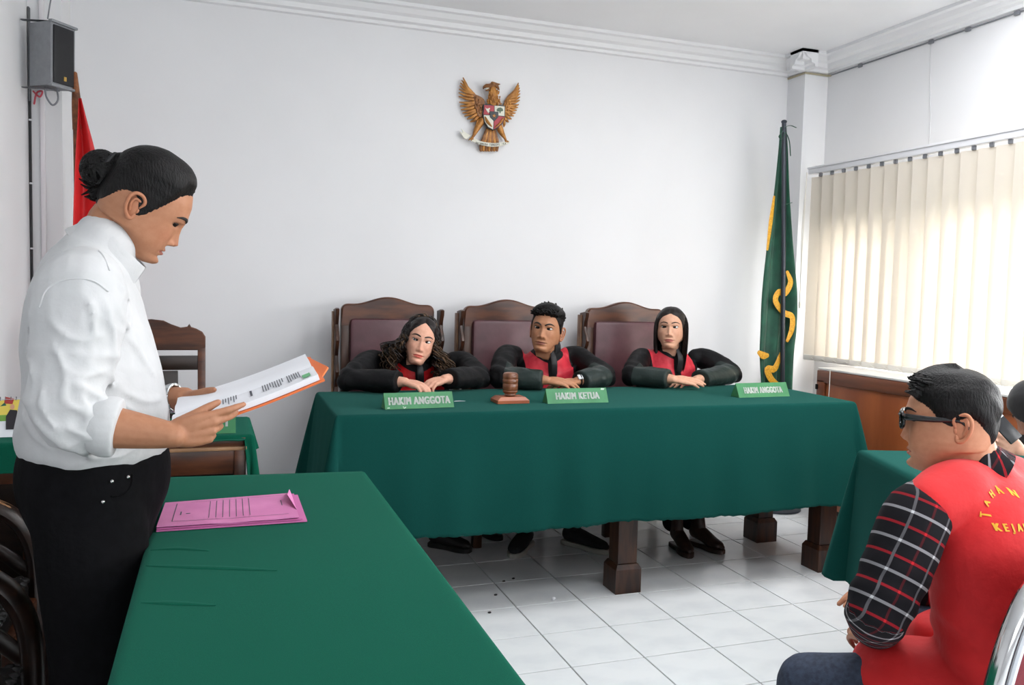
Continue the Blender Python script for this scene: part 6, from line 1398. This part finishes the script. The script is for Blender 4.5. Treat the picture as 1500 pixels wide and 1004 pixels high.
for k in range(60):
    y = g.uniform(260, 400); x = 573+g.uniform(-1, 1)*(52+(y-260)*.17); b.tube([E(x, y-12, .056-.00016*abs(x-573)), E(x, y+12, .058-.0003*abs(x-573))], [.004, .0018], 6, sub=1)
build(b, 'neck', mg1, em)
b = B(); b.ell(E(550, 205, .038), (.022, .017, .017)); b.tube([E(560, 180, .04), E(600, 186, .036), E(645, 180, .03)], [(.013, .01), (.011, .008), (.002, .002)], 8, ref=(0, 1, 0)); b.tube([E(600, 200, .036), E(622, 215, .03), E(640, 240, .026)], [.010, .008, .002], 8); build(b, 'head', mg2, em)
b = B(); b.tube([E(530, 205, .046), E(490, 205, .048), E(466, 222, .046), E(464, 236, .044)], [.013, .010, .006, .002], 8); b.tube([E(525, 236, .044), E(500, 248, .044), E(486, 252, .043)], [.008, .006, .002], 8); build(b, 'beak', mg2, em)
build(B().tube([E(520, 228, .045), E(495, 236, .046), E(484, 238, .044)], [.006, .005, .002], 6), 'tongue', mwh, em); build(B().ell(E(525, 198, .056), (.003, .003, .003), nu=8, nv=6), 'eye', mbk, em)
for pts, toes in (([(460, 560), (410, 640), (370, 720), (345, 750)], [(318, 765), (345, 772), (372, 762)]), ([(640, 620), (665, 680), (700, 740), (715, 775)], [(690, 792), (715, 800), (738, 795)])):
    b = B(); b.tube([E(*p, .022) for p in pts], [.020, .016, .008, .006], 10)
    for q in toes: b.tube([E(*pts[-1], .024), E((pts[-1][0]+q[0])/2, (pts[-1][1]+q[1])/2-4, .034), E(*q, .030)], [.006, .005, .002], 6)
    build(b, 'leg', mg1, em)
for k in range(7): x0 = 505+k*12; x1 = 455+k*28; build(B().tube([E(x0+12, 640, .018), E((x0+x1)/2+8, 720, .022), E(x1+4, 800, .016), E(x1, 868, .012)], [(.006, .005), (.009, .006), (.010, .005), (.008, .004)], 8, ref=(0, 1, 0), sub=3), 'tail_feather', mg1 if k % 2 else mg2, em)
sh_ = bpy.data.objects.new('shield', None); COL.objects.link(sh_); sh_.parent = em
SHL = [(462, 396), (520, 392), (576, 400), (630, 396), (692, 410), (692, 520), (668, 590), (620, 640), (566, 668), (510, 640), (470, 580), (458, 500)]
b = B(); epoly(b, SHL, .030, .014); build(b, 'rim', mbk, sh_)
for nm, pts, m in (('red_quarter', [(472, 404), (574, 410), (574, 506), (466, 503)], mrd), ('white_quarter', [(580, 410), (684, 418), (682, 520), (580, 508)], mwh), ('white_quarter', [(466, 510), (570, 512), (564, 658), (514, 632), (478, 578)], mwh), ('red_quarter', [(577, 514), (683, 526), (660, 586), (616, 632), (570, 656)], mrd)):
    b = B(); epoly(b, pts, .044, .003); build(b, nm, m, sh_)
b = B(); epoly(b, [(480, 430), (498, 444), (512, 440), (528, 434), (532, 444), (520, 456), (526, 474), (512, 492), (500, 470), (488, 452)], .047, .002); build(b, 'bull_head', mwh, sh_)
b = B(); epoly(b, [(598, 456), (612, 436), (640, 430), (664, 444), (668, 466), (644, 472), (640, 490), (630, 490), (628, 472), (606, 470)], .047, .002); build(b, 'tree', mgn, sh_)
b = B(); b.tube([E(480, 530, .049), E(505, 580, .049), E(548, 628, .049)], [.004, .009, .003], 8); build(b, 'rice_ear', mg1, sh_)
b = B(); b.tube([E(664, 545, .049), E(636, 592, .049), E(590, 632, .049)], [.004, .006, .004], 8); build(b, 'chain', mg1, sh_)
b = B(); epoly(b, [(524, 470), (618, 476), (616, 530), (574, 576), (530, 530)], .047, .004); build(b, 'inner_shield', mbk, sh_)
b = B(); epoly(b, [(572+ (24 if i % 2 == 0 else 10)*math.sin(i*math.pi/5), 518-(24 if i % 2 == 0 else 10)*math.cos(i*math.pi/5)) for i in range(10)], .051, .002); build(b, 'star', mg1, sh_)
rb_ = bpy.data.objects.new('ribbon', None); COL.objects.link(rb_); rb_.parent = em
up_, lo_ = [(372, 748), (440, 776), (520, 792), (600, 796), (680, 784), (742, 766)], [(742, 800), (680, 822), (600, 834), (520, 832), (430, 812), (340, 776)]
b = B(); epoly(b, [tuple(p) for p in catmull(up_, 4)]+[tuple(p) for p in catmull(lo_, 4)], .030, .006); build(b, 'band', mwh, rb_)
b = B(); epoly(b, [(228, 672), (262, 684), (246, 640), (292, 684), (345, 716), (300, 756), (270, 742)], .018, .006); build(b, 'curled_end', mwh, rb_)
words = 'BHINNEKA TUNGGAL IKA'; bl_ = B(); n_ = len(words)
for i, ch in enumerate(words):
    t = (i+.5)/n_; x = 385+t*320; k = t*5; yb_ = 812+22*math.sin(min(1, t*1.25)*math.pi*.62)-34*max(0, t-.62); dx, dy = 16, (22*math.pi*.62*1.25*math.cos(t*1.25*math.pi*.62)/20 if t < .8 else 0)-(1.7 if t > .62 else 0)
    a = E(x+dx, yb_+dy)-E(x, yb_); V, F = text_mesh(ch, .0165, None, '', None, E(x, yb_-8, .0368), a, np.array((0, 0, 1.0)), .55, .0004, .0002, 1, 'CENTER')
    if len(V): bl_.add(V, F)
build(bl_, 'motto', mbk, rb_, False)

# ------------------------------------------------------------------ specks on the floor
for i, (px, py) in enumerate(((726, 873), (717, 899), (752, 849), (738, 853))):
    c = atz(px, py, 0); tag(build(B().ell(c+up*.004, (.008, .005, .004), nu=8, nv=5), 'dirt_crumb', mdarkshoe), None, 'crumb')['label'] = ['dark dirt crumb on the white floor, right of the near desk', 'dark dirt crumb on the floor nearest the near desk edge', 'right one of two dark crumbs below the sneaker of the middle judge', 'left one of two dark crumbs below the sneaker of the middle judge'][i]
tag(build(B().ell(atz(811, 880, 0)+up*.008, (.010, .008, .008), nu=7, nv=5), 'paper_ball', mpaper, None, False), 'tiny white crumpled paper on the floor before the long table', 'paper')
